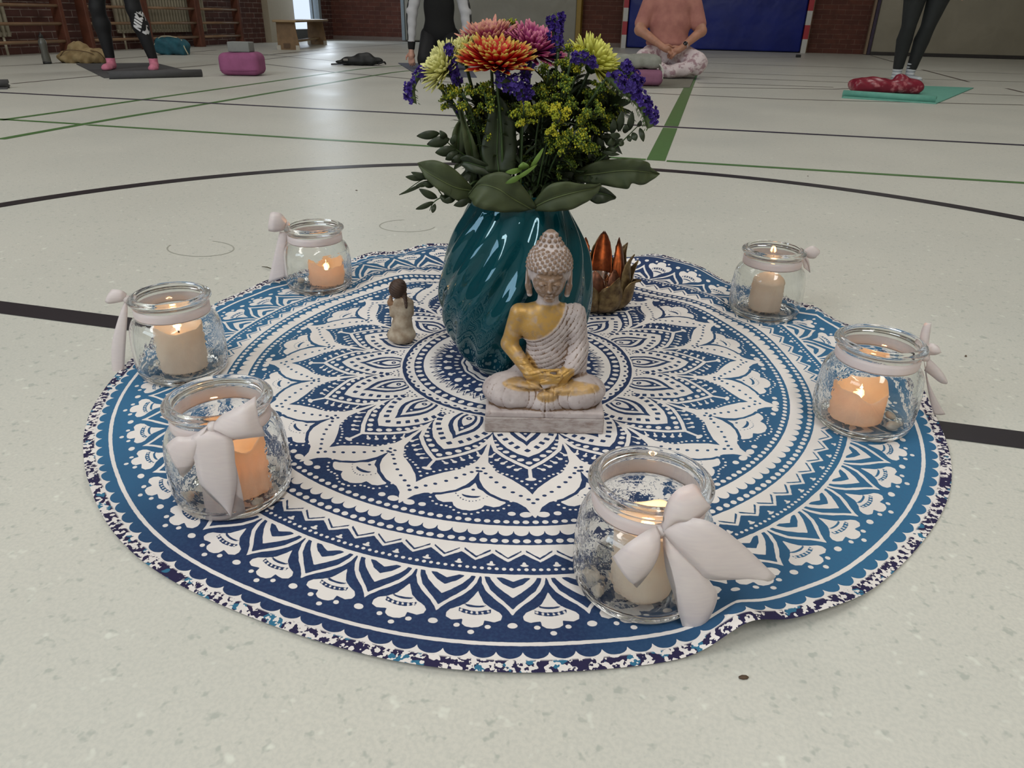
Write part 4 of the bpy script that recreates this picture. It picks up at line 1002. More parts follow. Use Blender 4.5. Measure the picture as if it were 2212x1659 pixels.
# ================================================================ LOTUS CANDLE HOLDER
lc = G(1287, 664)
lot = empty('lotus_candle_holder', (lc[0], lc[1], CZ), -CYAW, label='dark brass lotus flower candle holder behind the teal vase, its back petals glowing', cat='candle holder')
t = NT('aged_brass'); n_ = t.noise(70, 4, .6)
t.l(t.mix(t.ramp(n_, .38, .68), srgb((138, 118, 82)), srgb((84, 66, 50))), t.b.inputs['Base Color']); t.set(Metallic=.75); t.l(t.math('ADD', .36, t.math('MULTIPLY', n_, .25)), t.b.inputs['Roughness']); t.bump(n_, .3, .001); M_brass = t.m
t = NT('aged_copper'); n_ = t.noise(70, 4, .6)
t.l(t.mix(t.ramp(n_, .38, .68), srgb((122, 78, 58)), srgb((74, 48, 38))), t.b.inputs['Base Color']); t.set(Metallic=.7, Roughness=.42); t.bump(n_, .3, .001); M_copper = t.m
def petal(H, Wd, r0, prof_, cup, tipcurl, a, m):
    V, F = [], []; nu, nv = 9, 18; P = smooth_path(prof_, 6); vs = np.linspace(0, 1, nv+1)
    for iv, v in enumerate(vs):
        p = P[min(int(v*(len(P)-1)), len(P)-1)]; w = Wd*(math.sin(PI*min(1, v*.60+.14))**1.0)*(1-v**2.6)**.9+.0006
        for iu in range(nu+1):
            u = -1+2*iu/nu; th = u*w/max(p[0], .026); rr = p[0]-cup*u*u*w*.35
            V.append((rr*math.cos(a+th*.92), rr*math.sin(a+th*.92), p[1]+.003*abs(u)**3*(v > .3)))
    for iv in range(nv):
        for iu in range(nu): k = iv*(nu+1)+iu; F.append((k, k+1, k+nu+2, k+nu+1))
    return mk('petal', V, F, m, lot, solid=.0011)
for k in range(6):
    a = 2*PI*k/6+.26; front = math.sin(a) < -.45
    h = .078 if front else .128+.006*math.sin(k*2.1)
    petal(h, .032, .02, [(.018, .006), (.040, .014), (.050, .040*h/.12), (.049, .075*h/.12), (.042, .105*h/.12), (.036, h)], 1.0, 0, a, M_copper)
for k in range(7):
    a = 2*PI*(k+.5)/7+.1; h = .112+.008*math.sin(k*1.7)
    if math.sin(a) < -.75: h = .060
    petal(h, .034, .02, [(.018, .005), (.048, .010), (.060, .034*h/.1), (.060, .062*h/.1), (.058, .085*h/.1), (.064, h)], .9, 0, a, M_brass)
for k in range(8):
    a = 2*PI*k/8+.35; h = .072+.010*math.sin(k*2.3+1)
    petal(h, .036, .02, [(.018, .003), (.050, .006), (.066, .022), (.070, .045), (.072, .058), (.082, h)], .8, 0, a, M_brass)
mk('base_cup', *lathe([(0, 0), (.030, 0), (.046, .006), (.050, .014), (.046, .014), (0, .010)], 32), M_brass, lot)
mk('glass_cup', *lathe([(0, .020), (.024, .018), (.029, .026), (.031, .060), (.0295, .060), (.0275, .028), (0, .023)], 32), M_clear, lot)
mk('tealight', *lathe([(0, .0235), (.0195, .0235), (.0198, .034), (.0185, .0345), (0, .032)], 24), M_wax, lot)
mk('flame', *lathe([(0, .036), (.0026, .041), (.003, .045), (.0016, .052), (0, .058)], 12), M_flame, lot)
for z_, e_p in ((.050, .06),):
    l = bpy.data.lights.new('flame_light', 'POINT'); l.energy = e_p; l.color = (1, .46, .16); l.shadow_soft_size = .006
    lo = bpy.data.objects.new('flame_light', l); COL.objects.link(lo); lo.parent = lot; lo.location = (0, .0, .068)

# ================================================================ KNEELING FIGURINE
fc = G(871, 742)
fg = empty('praying_figurine', (fc[0], fc[1], CZ), -CYAW, label='small figurine of a kneeling girl in cream, seen from behind, left of the vase', cat='figurine')
f = Field((-.030, -.030, -.001), (.030, .030, .088), .0010)
f.ell((-.002, 0, .013), (.0240, .021, .0155), .004); f.ell((0, 0, .030), (.0175, .0155, .020), .008); f.ell((.003, 0, .056), (.0145, .0110, .022), .008); f.ell((.004, 0, .073), (.0125, .0085, .008), .004)
f.cap((-.006, -.002, .072), (-.0135, -.002, .050), .0052, .0050, .004); f.cap((-.0150, -.001, .050), (-.0165, .004, .064), .0048, .0038, .003)
f.cap((.016, .001, .070), (.0155, .004, .050), .0048, .0045, .004); f.box((0, 0, -.006), (.05, .05, .0062), sub=True)
f.warp(lambda X, Y, Z: .0006*(1-np.abs(np.sin(np.arctan2(Y, X)*4+Z*60)))*np.clip((.045-Z)/.02, 0, 1))
fmesh('dress', f, mat('carved_cream_dress', (176, 164, 146), .75, color2=(138, 120, 100), vscale=70, bump=.4, bscale=180, bdist=.0008), fg)
f = Field((-.026, -.026, .060), (.026, .026, .118), .0010)
f.ell((-.004, .002, .0930), (.0142, .0135, .0165), .002, Matrix.Rotation(.35, 4, 'Y').to_quaternion()); f.cap((.007, -.002, .085), (.0100, -.0100, .066), .0042, .0022, .003)
f.warp(lambda X, Y, Z: .0005*np.sin(Z*1500+X*800))
fmesh('hair', f, mat('carved_dark_hair', (66, 46, 34), .6, var=.3, vscale=120, bump=.5, bscale=300, bdist=.0008), fg)
f = Field((-.032, -.020, .055), (.020, .020, .090), .0009)
f.cap((.003, 0, .070), (.002, 0, .086), .0055, .0055, .002); f.cap((.002, 0, .072), (-.016, .003, .066), .0035, .003, .002); f.ell((-.0180, .004, .0675), (.0052, .0044, .0068), .002); f.cap((-.0190, .003, .069), (-.0175, .005, .0785), .0026, .0017, .002); f.cap((-.0160, .003, .069), (-.0155, .005, .078), .0024, .0017, .0015)
fmesh('neck_and_hands', f, mat('carved_skin', (140, 106, 78), .65), fg)

# ================================================================ BOUQUET
DV = hdist((VX, VY))
NECK = np.array([VX, VY, .265])
rb = np.random.default_rng(3)
def leafmat(name, a, b, rough=.5):
    t = NT(name); t.l(t.mix(t.ramp(t.noise(35, 3), .35, .7), srgb(a), srgb(b)), t.b.inputs['Base Color']); t.set(Roughness=rough)
    tr = t.n('ShaderNodeBsdfTranslucent'); tr.inputs[0].default_value = srgb(tuple(min(255, c*1.3) for c in a)); mx = t.n('ShaderNodeMixShader'); mx.inputs[0].default_value = .12
    t.l(t.b.outputs[0], mx.inputs[1]); t.l(tr.outputs[0], mx.inputs[2]); t.l(mx.outputs[0], t.out.inputs[0]); return t.m
M_stem = leafmat('green_stem', (58, 82, 38), (44, 62, 30)); M_leafd = leafmat('dark_leaf', (44, 56, 30), (28, 38, 22)); M_leafb = leafmat('broad_leaf', (70, 80, 48), (54, 64, 38), .6)
M_leafl = leafmat('light_leaf', (112, 140, 58), (86, 116, 48)); M_gold = leafmat('goldenrod_yellow', (196, 186, 44), (128, 146, 34), .6); M_bud = leafmat('green_buds', (106, 126, 40), (72, 98, 32), .6)
M_purp = leafmat('statice_purple', (68, 42, 140), (44, 26, 104), .7); M_calyx = leafmat('statice_calyx', (92, 108, 66), (62, 82, 48), .7)
M_rib_leaf = leafmat('leaf_rib', (92, 104, 62), (78, 90, 52))
def neckpt(p, k=.75):
    d = np.array([p[0]-VX, p[1]-VY]); L = np.linalg.norm(d); d = d/max(L, 1e-6)*min(L, .052)*k; return np.array([VX+d[0], VY+d[1], .262])
def stempath(p, end_dir=None):
    n = neckpt(p); lowr = np.array([VX-(n[0]-VX)*.5, VY-(n[1]-VY)*.5, .135]); d = p-n; mid = n+d*.5+np.array([0, 0, .02])
    return smooth_path([lowr, n, mid, p], 7)
def unit(v): v = np.array(v, float); return v/max(np.linalg.norm(v), 1e-9)
def frame(nrm):
    w = unit(nrm); a = np.array([0, 0, 1.]) if abs(w[2]) < .9 else np.array([1., 0, 0]); u = unit(np.cross(a, w)); return u, np.cross(w, u), w
def mum_mat(name, base, tip, edge):
    t = NT(name); a = t.n('ShaderNodeAttribute', attribute_name='along').outputs['Fac']
    c = t.mix(t.ramp(a, edge-.09, edge+.07), srgb(base), srgb(tip)); c = t.mix(t.math('MULTIPLY', t.ramp(t.noise(160, 2), .4, .7), .3), c, srgb(tuple(x*.78 for x in base)))
    t.l(c, t.b.inputs['Base Color']); t.set(Roughness=.6)
    tr = t.n('ShaderNodeBsdfTranslucent'); t.l(c, tr.inputs[0]); mx = t.n('ShaderNodeMixShader'); mx.inputs[0].default_value = .25
    t.l(t.b.outputs[0], mx.inputs[1]); t.l(tr.outputs[0], mx.inputs[2]); t.l(mx.outputs[0], t.out.inputs[0]); return t.m
def mum(label, px, py, dd, R, nrm, mats, seed, opening=1.0):
    rg = np.random.default_rng(seed); c = PD(px, py, DV+dd); u, v, w = frame(nrm)
    o = empty('chrysanthemum', c, label=label, cat='flower', group='flowers of the bouquet'); V, F, A = [], [], []
    for ring, (n, el, L, wd) in enumerate(((32, -.14, 1.0, .080), (32, .06, 1.0, .078), (30, .28, .95, .076), (27, .50, .86, .074), (23, .74, .74, .070), (18, .98, .60, .066), (13, 1.2, .46, .06), (8, 1.42, .32, .055))):
        for k in range(n):
            a = 2*PI*(k+rg.uniform(-.3, .3))/n+ring*.37; e = el*opening+rg.uniform(-.10, .10)+.10; Lk = L*R*rg.uniform(.86, 1.08); wk = wd*R*rg.uniform(.85, 1.2)
            rad = u*math.cos(a)+v*math.sin(a); tan = -u*math.sin(a)+v*math.cos(a); n0 = len(V); nv = 7
            curl = rg.uniform(.15, .75)
            p = rad*R*.04; ang = e
            for i in range(nv+1):
                s = i/nv; d = rad*math.cos(ang)+w*math.sin(ang); nn = -rad*math.sin(ang)+w*math.cos(ang)
                ww = wk*(.45+.75*s)*(1-max(0, s-.72)**2*9.5) if s < .999 else wk*.22
                for q in (-1, 0, 1): V.append(p+tan*ww*q+nn*(abs(q)*ww*.55)); A.append(s)
                p = p+d*Lk/nv; ang += curl/nv*(1.6 if s > .4 else .4)
            for i in range(nv):
                for j in range(2): b = n0+i*3+j; F.append((b, b+1, b+4, b+3))
    mk('petals', V, F, mats, o, attrs={'along': A}, solid=.0004)
    sp = stempath(c-w*.006)-c; V, F = tube(sp, .0022, 7); mk('stem', V, F, M_stem, o)
    V, F = lathe([(0, -.012), (.006, -.010), (.011, -.002), (.010, .002), (0, .003)], 14)
    mk('flower_base', [u*a_[0]+v*a_[1]+w*a_[2] for a_ in V], F, M_stem, o); return o
M_red = mum_mat('red_yellow_petals', (204, 30, 24), (214, 200, 92), .91); M_pink = mum_mat('pink_petals', (178, 66, 128), (222, 140, 160), .92)
M_salm = mum_mat('salmon_petals', (188, 82, 122), (218, 160, 134), .84); M_cream = mum_mat('cream_petals', (214, 210, 116), (232, 230, 160), .5); M_yel = mum_mat('yellow_petals', (208, 204, 70), (228, 228, 120), .5)
mum('large red chrysanthemum with yellow petal tips at the front top of the bouquet', 1073, 138, -.040, .050, (FH*-1*.26+np.array([0, 0, 1])), M_red, 1, .62)
mum('pink chrysanthemum at the top of the bouquet, right behind the red one', 1148, 112, .020, .046, (RH*.25-FH*.3+np.array([0, 0, 1])), M_pink, 2, 1.0)
mum('salmon pink chrysanthemum at the top left behind the large red one', 1058, 98, .030, .046, (RH*-.15-FH*.2+np.array([0, 0, 1])), M_salm, 3, 1.0)
mum('cream chrysanthemum at the far left of the bouquet turned to the left', 962, 148, -.010, .036, (RH*-1.0-FH*.5+np.array([0, 0, .9])), M_cream, 4, 1.25)
mum('pale yellow chrysanthemum between the cream and the red flower', 1000, 122, .010, .034, (RH*-.5+np.array([0, 0, 1])), M_cream, 5, 1.1)
mum('yellow chrysanthemum at the upper right of the bouquet turned to the right', 1282, 140, -.004, .042, (RH*.75-FH*.2+np.array([0, 0, .9])), M_yel, 6, 1.15)
def statice(label, pts, wpx, seed, dens=1.0, side=None):
    rg = np.random.default_rng(seed); P = smooth_path([PD(a, b, DV+c) for a, b, c in pts], 8); c0 = P[0].copy(); wd = wpx/1600.0
    o = empty('statice', c0, label=label, cat='flower', group='flowers of the bouquet')
    V, F, V2, F2 = [], [], [], []; L = np.linalg.norm(np.diff(P, axis=0), axis=1).sum(); n = int(L/.0011*dens*max(1, wd/.02))
    outw = unit(P.mean(0)-np.array([VX, VY, .36])) if side is None else unit(side)
    for k in range(n):
        s = rg.uniform(0, len(P)-1.001); i = int(s); t_ = unit(P[i+1]-P[i]); p = P[i]+(P[i+1]-P[i])*(s-i)
        nn = unit(outw-t_*(outw @ t_)); b = np.cross(t_, nn); a = rg.uniform(-1.35, 1.35); d = nn*math.cos(a)+b*math.sin(a); h = wd*rg.uniform(.25, .52)*(1.0 if 0.06 < s/(len(P)-1) < .95 else .7)
        q = p+d*h; u, v, w = frame(unit(d+rg.normal(0, .35, 3))); r = .0033*rg.uniform(.7, 1.25); m = 6; n0 = len(V)
        V.append(q-c0-w*.0024); ph = rg.uniform(0, 6)
        for j in range(m*2):
            aa = PI*j/m+ph; rr = r*(1.0 if j % 2 else .72); V.append(q-c0+(u*math.cos(aa)+v*math.sin(aa))*rr+w*(.0010*math.sin(j*2.3)))
        for j in range(m*2): F.append((n0, n0+1+j, n0+1+(j+1) % (m*2)))
        if k % 2 == 0:
            a = rg.uniform(1.2, 5.08); d = nn*math.cos(a)+b*math.sin(a); q = p+d*wd*.25*rg.uniform(.5, 1.1)-c0; n1 = len(V2); e = unit(d+t_*.8)*.006*rg.uniform(.7, 1.2); f_ = unit(np.cross(e, t_))*.0018
            V2 += [q, q+e*.5+f_, q+e, q+e*.5-f_]; F2.append((n1, n1+1, n1+2, n1+3))
    mk('florets', V, F, M_purp, o); V3, F3 = tube(P-c0, [wd*.20]*len(P), 8); mb = MB(); mb.add(V3, F3); mb.add(V2, F2); mb.build('calyx', M_calyx, o)
    V, F = tube(stempath(P[0])-c0, .0018, 6); mk('stem', V, F, M_stem, o); return o
UP = np.array([0, 0, 1.])
statice('tall upright purple statice sticking out at the top of the bouquet', [(1203, 128, .0), (1200, 90, .0), (1196, 60, .0), (1186, 38, .0)], 30, 1, 1.6, RH*-.2-FH*.5)
statice('second purple statice spike at the very top, leaning right beside the tallest one', [(1206, 110, -.01), (1206, 70, -.01), (1207, 44, -.01), (1211, 27, -.01)], 22, 11, 1.6, RH*.6-FH*.4)
statice('purple statice drooping at the far left edge of the bouquet', [(930, 158, -.01), (905, 163, -.01), (890, 190, -.01), (893, 222, -.01)], 34, 2, 1.6, RH*-1+UP*.4-FH*.4)
statice('purple statice between the cream and the pale yellow chrysanthemum', [(992, 182, -.03), (982, 150, -.03), (976, 120, -.03), (970, 92, -.03)], 26, 3, 1.6, RH*-.3-FH*.8)
statice('purple statice cluster just below the large red chrysanthemum', [(1072, 172, -.062), (1098, 180, -.066), (1120, 192, -.066), (1136, 206, -.060)], 46, 4, 1.9, UP*.6-FH*.9)
statice('small purple statice tucked behind the red flower at its right', [(1128, 168, -.02), (1140, 150, -.02), (1152, 138, -.02)], 30, 5, 1.4, UP*.5-FH*.8)
statice('purple statice under the yellow chrysanthemum', [(1236, 126, -.045), (1262, 128, -.05), (1288, 140, -.045)], 26, 6, 1.8, UP*.6-FH*.8)
statice('purple statice right of the yellow chrysanthemum', [(1338, 142, -.02), (1360, 160, -.02), (1378, 190, -.02)], 40, 7, 1.8, RH*.7+UP*.7-FH*.4)
statice('long arching purple statice at the right edge of the bouquet', [(1314, 162, -.045), (1340, 188, -.05), (1368, 208, -.05), (1394, 240, -.05), (1406, 274, -.05)], 44, 8, 2.1, RH*.7+UP*.7-FH*.4)
statice('little purple statice low at the left side of the bouquet', [(992, 246, -.01), (996, 232, -.01), (1000, 222, -.01)], 16, 9, 1.2, RH*-1.)
def goldenrod(label, px, py, dd, size, seed, yel=.5):
    rg = np.random.default_rng(seed); top = PD(px, py, DV+dd); n = neckpt(top); o = empty('goldenrod', top, label=label, cat='flower', group='goldenrod and filler sprigs of the bouquet')
    P = stempath(top); mb = MB(); mb.tube(P-top, .0014, 6); V, F, V2, F2, V4, F4 = [], [], [], [], [], []
    axis = unit(top-n)
    for k in range(11):
        s = rg.uniform(.0, 1.0); b0 = top-axis*size*1.5*(1-s); a = rg.uniform(0, 2*PI); u, v, w = frame(axis); d = unit((u*math.cos(a)+v*math.sin(a))*1.0+w*.45); Lb = size*rg.uniform(.6, 1.05)*(1.15-.4*s)
        e = b0+d*Lb+np.array([0, 0, -.25*Lb]); br = smooth_path([b0, b0+d*Lb*.55, e], 4); mb.tube(br-top, .0006, 4, False)
        for j in range(48):
            q = br[min(int(rg.uniform(.25, 1)*len(br)), len(br)-1)]-top+rg.normal(0, size*.085, 3)+np.array([0, 0, .002]); r = rg.uniform(.0008, .0016); TV, TF = (V, F) if rg.random() < yel else (V2, F2); m0 = len(TV)
            TV += [q+np.array(z)*r for z in ((1, 0, 0), (-1, 0, 0), (0, 1, 0), (0, -1, 0), (0, 0, 1.3), (0, 0, -1.3))]
            TF += [(m0+a_, m0+b_, m0+c_) for a_, b_, c_ in ((0, 2, 4), (2, 1, 4), (1, 3, 4), (3, 0, 4), (2, 0, 5), (1, 2, 5), (3, 1, 5), (0, 3, 5))]
    for k in range(16):
        s = rg.uniform(.40, .93); i = int(s*(len(P)-1)); q = P[i]-top; a = rg.uniform(0, 2*PI); u, v, w = frame(axis); d = unit(u*math.cos(a)+v*math.sin(a)+w*.9); Lf = rg.uniform(.022, .040); sd_ = np.cross(d, w)*Lf*.10; m0 = len(V4); dr = np.array([0, 0, -.25*Lf])
        V4 += [q, q+d*Lf*.35+sd_, q+d*Lf*.35-sd_, q+d*Lf*.7+sd_*.8+dr*.3, q+d*Lf*.7-sd_*.8+dr*.3, q+d*Lf+dr]; F4 += [(m0, m0+1, m0+2), (m0+1, m0+3, m0+4, m0+2), (m0+3, m0+5, m0+4)]
    mb.build('stem', M_stem, o); mk('blossoms', V, F, M_gold, o); mk('buds', V2, F2, M_bud, o); mk('leaves', V4, F4, M_leafd, o, smooth=False); return o
spots = [(1095, 50, .05, .018, .35, 'at the very top left of the bouquet'), (1000, 200, -.04, .024, .5, 'at the left below the cream flower'), (960, 190, -.02, .018, .5, 'reaching out at the left above the floor line'), (1045, 190, -.05, .020, .4, 'under the left side of the red flower'),
    (1035, 250, -.03, .022, .25, 'in the left middle of the bouquet'), (1132, 228, -.075, .018, .75, 'in the centre below the purple cluster'), (1170, 225, -.06, .018, .7, 'in the centre right of the purple cluster'), (1210, 242, -.08, .020, .9, 'bright yellow in the middle of the bouquet'),
    (1245, 288, -.075, .022, .5, 'low at the right of the centre'), (1205, 296, -.06, .018, .4, 'low in the centre of the bouquet'), (1290, 232, -.05, .024, .45, 'at the right middle'), (1262, 112, -.03, .020, .75, 'beside the yellow chrysanthemum'), (1230, 108, -.01, .020, .6, 'left of the yellow chrysanthemum'),
    (1185, 150, -.02, .024, .4, 'below the pink flower'), (1230, 175, -.05, .024, .3, 'between the yellow flower and the centre'), (1300, 185, -.03, .022, .3, 'below the yellow chrysanthemum at the right'), (1330, 225, -.01, .022, .25, 'under the long arching statice'),
    (1180, 195, -.03, .024, .25, 'deep in the middle behind the bright spray'), (1100, 232, -.04, .022, .15, 'deep behind the tall dark leaf'), (1275, 300, -.04, .022, .3, 'low at the right side'), (1010, 290, -.01, .020, .1, 'low at the left side'), (1220, 345, -.04, .020, .1, 'just above the right hand broad leaf'),
    (1150, 330, -.02, .022, .05, 'dark in the centre above the collar leaves'), (1300, 340, -.01, .018, .1, 'behind the notched right hand leaf')]
for k, (a, b, c, s, y, where) in enumerate(spots): goldenrod('yellow green goldenrod spray '+where, a, b, c, s, 20+k, y)
def leaf(label, name, rows, m=None, lift=.004, dd=0.0, rib=True, sub=6, parent=None, stem=True):
    """rows: (left px, mid px, right px, depth offset) from stalk to tip"""
    Lf = smooth_path([PD(r[0][0], r[0][1], DV+r[3]+dd) for r in rows], sub); Md = smooth_path([PD(r[1][0], r[1][1], DV+r[3]+dd+lift) for r in rows], sub); Rt = smooth_path([PD(r[2][0], r[2][1], DV+r[3]+dd) for r in rows], sub)
    c = Md[0].copy(); V, F = [], []; n = len(Md); K = 4
    for i in range(n):
        for j in range(-K, K+1):
            s = abs(j)/K; e = Lf[i] if j < 0 else Rt[i]; p = Md[i]*(1-s)+e*s; ve = .0012*math.sin(i*.9-s*3.0)*s; p = p-FH*(ve+lift*.5*math.sin(PI*s)); V.append(p-c)
    for i in range(n-1):
        for j in range(2*K): b = i*(2*K+1)+j; F.append((b, b+1, b+2*K+2, b+2*K+1))
    o = empty('leaf_stem' if name is None else name, c, label=label, cat='leaf', group='foliage of the bouquet')
    mk('blade', V, F, m or M_leafb, o, solid=.0006)
    mb = MB(); mb.tube(Md-c-FH*.0012, [.0011*(1-.7*i/n) for i in range(n)], 6); mb.build('midrib', M_rib_leaf if m is None else M_stem, o)
    if stem: V, F = tube(stempath(c)-c, .0020, 6); mk('stem', V, F, M_stem, o)
    return o
leaf('broad rounded leaf at the lower left of the bouquet, reaching left', 'collar_leaf', [((1020, 405), (1022, 412), (1018, 440), -.055), ((990, 372), (985, 405), (985, 432), -.07), ((955, 350), (945, 385), (945, 408), -.075), ((925, 346), (918, 368), (922, 388), -.07), ((902, 352), (903, 353), (906, 362), -.06)])
leaf('big leaf folded over the vase mouth, left of centre', 'collar_leaf', [((1160, 448), (1150, 452), (1120, 458), -.070), ((1130, 402), (1110, 430), (1080, 458), -.082), ((1095, 374), (1080, 410), (1045, 452), -.085), ((1062, 374), (1052, 400), (1025, 444), -.082), ((1036, 388), (1030, 402), (1018, 432), -.072), ((1012, 420), (1012, 422), (1012, 426), -.062)])
leaf('big leaf folded over the vase mouth, right of centre', 'collar_leaf', [((1150, 440), (1152, 448), (1158, 456), -.068), ((1180, 404), (1185, 432), (1195, 457), -.085), ((1215, 392), (1222, 420), (1235, 452), -.088), ((1250, 396), (1255, 412), (1268, 436), -.082), ((1282, 398), (1284, 406), (1288, 420), -.07), ((1297, 396), (1298, 398), (1300, 400), -.06)])
leaf('large dull green leaf with a torn notched edge at the right of the bouquet', 'notched_leaf', [((1236, 372), (1236, 380), (1240, 392), -.02), ((1285, 350), (1280, 376), (1288, 398), -.035), ((1330, 343), (1325, 370), (1330, 405), -.04), ((1358, 342), (1350, 368), (1355, 408), -.045), ((1384, 345), (1374, 369), (1366, 396), -.045), ((1402, 352), (1396, 371), (1384, 400), -.04), ((1406, 362), (1408, 373), (1404, 392), -.035), ((1424, 374), (1425, 375), (1424, 377), -.03)])
leaf('dark leaf sticking out low at the right under the notched leaf', 'collar_leaf', [((1262, 402), (1262, 412), (1262, 425), -.04), ((1285, 400), (1288, 416), (1288, 440), -.05), ((1308, 406), (1310, 420), (1306, 438), -.05), ((1330, 424), (1331, 426), (1328, 430), -.04)], M_leafd)
leaf('tall dark upright leaf in the middle of the bouquet', 'upright_leaf', [((1048, 372), (1078, 372), (1112, 372), -.05), ((1040, 320), (1074, 330), (1116, 320), -.045), ((1052, 262), (1076, 270), (1112, 265), -.045), ((1062, 222), (1076, 225), (1096, 226), -.05), ((1066, 196), (1067, 196), (1069, 196), -.05)], M_leafd)
leaf('narrow grey green leaf pointing up at the left of the bouquet', 'upright_leaf', [((1010, 350), (1022, 350), (1040, 345), -.03), ((1000, 300), (1015, 300), (1022, 298), -.04), ((993, 250), (1002, 255), (1008, 262), -.04), ((990, 212), (991, 212), (993, 213), -.04)], M_leafb)
leaf('pointed leaf at the left edge of the bouquet above the broad leaf', 'upright_leaf', [((978, 335), (990, 335), (1008, 332), -.02), ((975, 300), (990, 305), (1006, 300), -.03), ((983, 272), (992, 280), (1000, 276), -.03), ((998, 252), (999, 252), (1000, 254), -.03)], M_leafb)
leaf('dark drooping leaf at the left above the vase mouth', 'collar_leaf', [((1090, 372), (1092, 365), (1090, 352), -.03), ((1045, 350), (1050, 362), (1055, 378), -.05), ((1010, 335), (1015, 352), (1020, 372), -.05), ((985, 345), (986, 348), (988, 352), -.04)], M_leafd)
leaf('dark leaf filling the middle right of the bouquet', 'collar_leaf', [((1150, 430), (1180, 430), (1210, 420), -.02), ((1145, 380), (1190, 380), (1240, 372), -.03), ((1160, 330), (1200, 325), (1240, 320), -.03), ((1195, 290), (1200, 288), (1206, 290), -.02)], M_leafd)
leaf('dark leaf filling the lower right of the bouquet', 'collar_leaf', [((1210, 430), (1230, 430), (1250, 420), .0), ((1205, 380), (1240, 380), (1275, 370), .0), ((1230, 320), (1260, 325), (1290, 320), .0), ((1285, 270), (1288, 270), (1292, 272), .01)], M_leafd)
leaf('dark leaf behind the upright one at the left middle', 'collar_leaf', [((1030, 430), (1060, 430), (1090, 420), -.0), ((1005, 370), (1040, 370), (1075, 360), -.0), ((1010, 310), (1035, 310), (1060, 305), .0), ((1025, 250), (1027, 250), (1030, 252), .01)], M_leafd)
def sprig(label, spine, leaves, m=M_leafd, sr=.0012):
    P = smooth_path([PD(a, b, DV+c) for a, b, c in spine], 6); c = P[0].copy(); o = empty('leafy_sprig', c, label=label, cat='sprig', group='foliage of the bouquet')
    mb = MB(); mb.tube(P-c, [sr*(1-.6*i/len(P)) for i in range(len(P))], 6); mb.tube(stempath(c)-c, .0018, 6); mb.build('stem', M_stem, o)
    for (x0, y0, x1, y1, w) in leaves:
        dp = spine[len(spine)//2][2]+.0; A = PD(x0, y0, DV+dp)-c; B = PD(x1, y1, DV+dp-.006)-c; ax = B-A; L = np.linalg.norm(ax); sd_ = unit(np.cross(ax, FH)); V, F = [], []; nv = 9; w_ = w/1500.0
        for i in range(nv+1):
            s = i/nv; hw_ = w_*.5*math.sin(PI*s**.85)**.8+.0002; bend = -FH*.004*math.sin(PI*s)
            V += [A+ax*s-sd_*hw_+bend, A+ax*s+bend+FH*.0012, A+ax*s+sd_*hw_+bend]
        for i in range(nv):
            for j in range(2): b = i*3+j; F.append((b, b+1, b+4, b+3))
        mk('leaflet', V, F, m, o, solid=.0005)
    return o
sprig('sprig of oval leaves reaching left from the middle left of the bouquet', [(1010, 340, -.03), (975, 315, -.04), (948, 288, -.04)], [(950, 288, 900, 294, 16), (972, 300, 922, 312, 20), (966, 300, 950, 282, 12), (985, 322, 940, 330, 20), (990, 328, 962, 345, 16), (975, 312, 985, 290, 12), (1000, 335, 975, 350, 14)])
sprig('sprig of long narrow leaves at the lower left, tips hanging over the cloth', [(1000, 412, -.05), (960, 425, -.06), (925, 385, -.06), (868, 418, -.06)], [(925, 392, 862, 421, 6), (930, 385, 888, 372, 12), (918, 384, 876, 382, 12), (930, 392, 898, 402, 10), (940, 400, 912, 396, 12)])
sprig('drooping sprig of oval leaves hanging at the left of the vase mouth', [(1005, 425, -.06), (960, 425, -.065), (937, 437, -.065), (928, 455, -.065)], [(945, 428, 905, 408, 15), (937, 436, 898, 452, 10), (940, 440, 934, 460, 9), (965, 424, 956, 436, 22), (985, 428, 958, 434, 12), (1015, 432, 980, 444, 14), (960, 422, 975, 408, 12)])
sprig('airy sprig of small leaflets at the right of the bouquet', [(1262, 372, -.03), (1330, 318, -.04), (1368, 282, -.045), (1392, 258, -.045)], [(1336, 285, 1344, 238, 14), (1322, 290, 1326, 256, 13), (1358, 283, 1366, 240, 13), (1350, 288, 1352, 268, 12), (1340, 295, 1318, 290, 12), (1366, 286, 1374, 304, 12), (1382, 276, 1390, 306, 10), (1378, 274, 1384, 260, 8), (1330, 302, 1312, 310, 14), (1345, 302, 1338, 316, 10), (1356, 292, 1362, 306, 9), (1312, 322, 1334, 326, 10), (1300, 328, 1338, 334, 8)])
sprig('sprig with drooping leaflets behind the notched right hand leaf', [(1255, 392, -.01), (1300, 332, -.02), (1322, 312, -.02)], [(1296, 335, 1318, 350, 12), (1306, 325, 1332, 318, 10), (1318, 312, 1345, 300, 10), (1300, 318, 1290, 296, 12), (1286, 346, 1268, 330, 14), (1276, 356, 1300, 362, 12)])
sprig('light green sprig with one round leaf in the centre over the dark middle', [(1100, 392, -.088), (1128, 380, -.092), (1150, 360, -.092), (1172, 322, -.092)], [(1146, 364, 1174, 320, 8), (1128, 378, 1092, 396, 10), (1128, 366, 1092, 372, 10), (1132, 366, 1130, 350, 20), (1112, 388, 1160, 356, 7)], M_leafl)

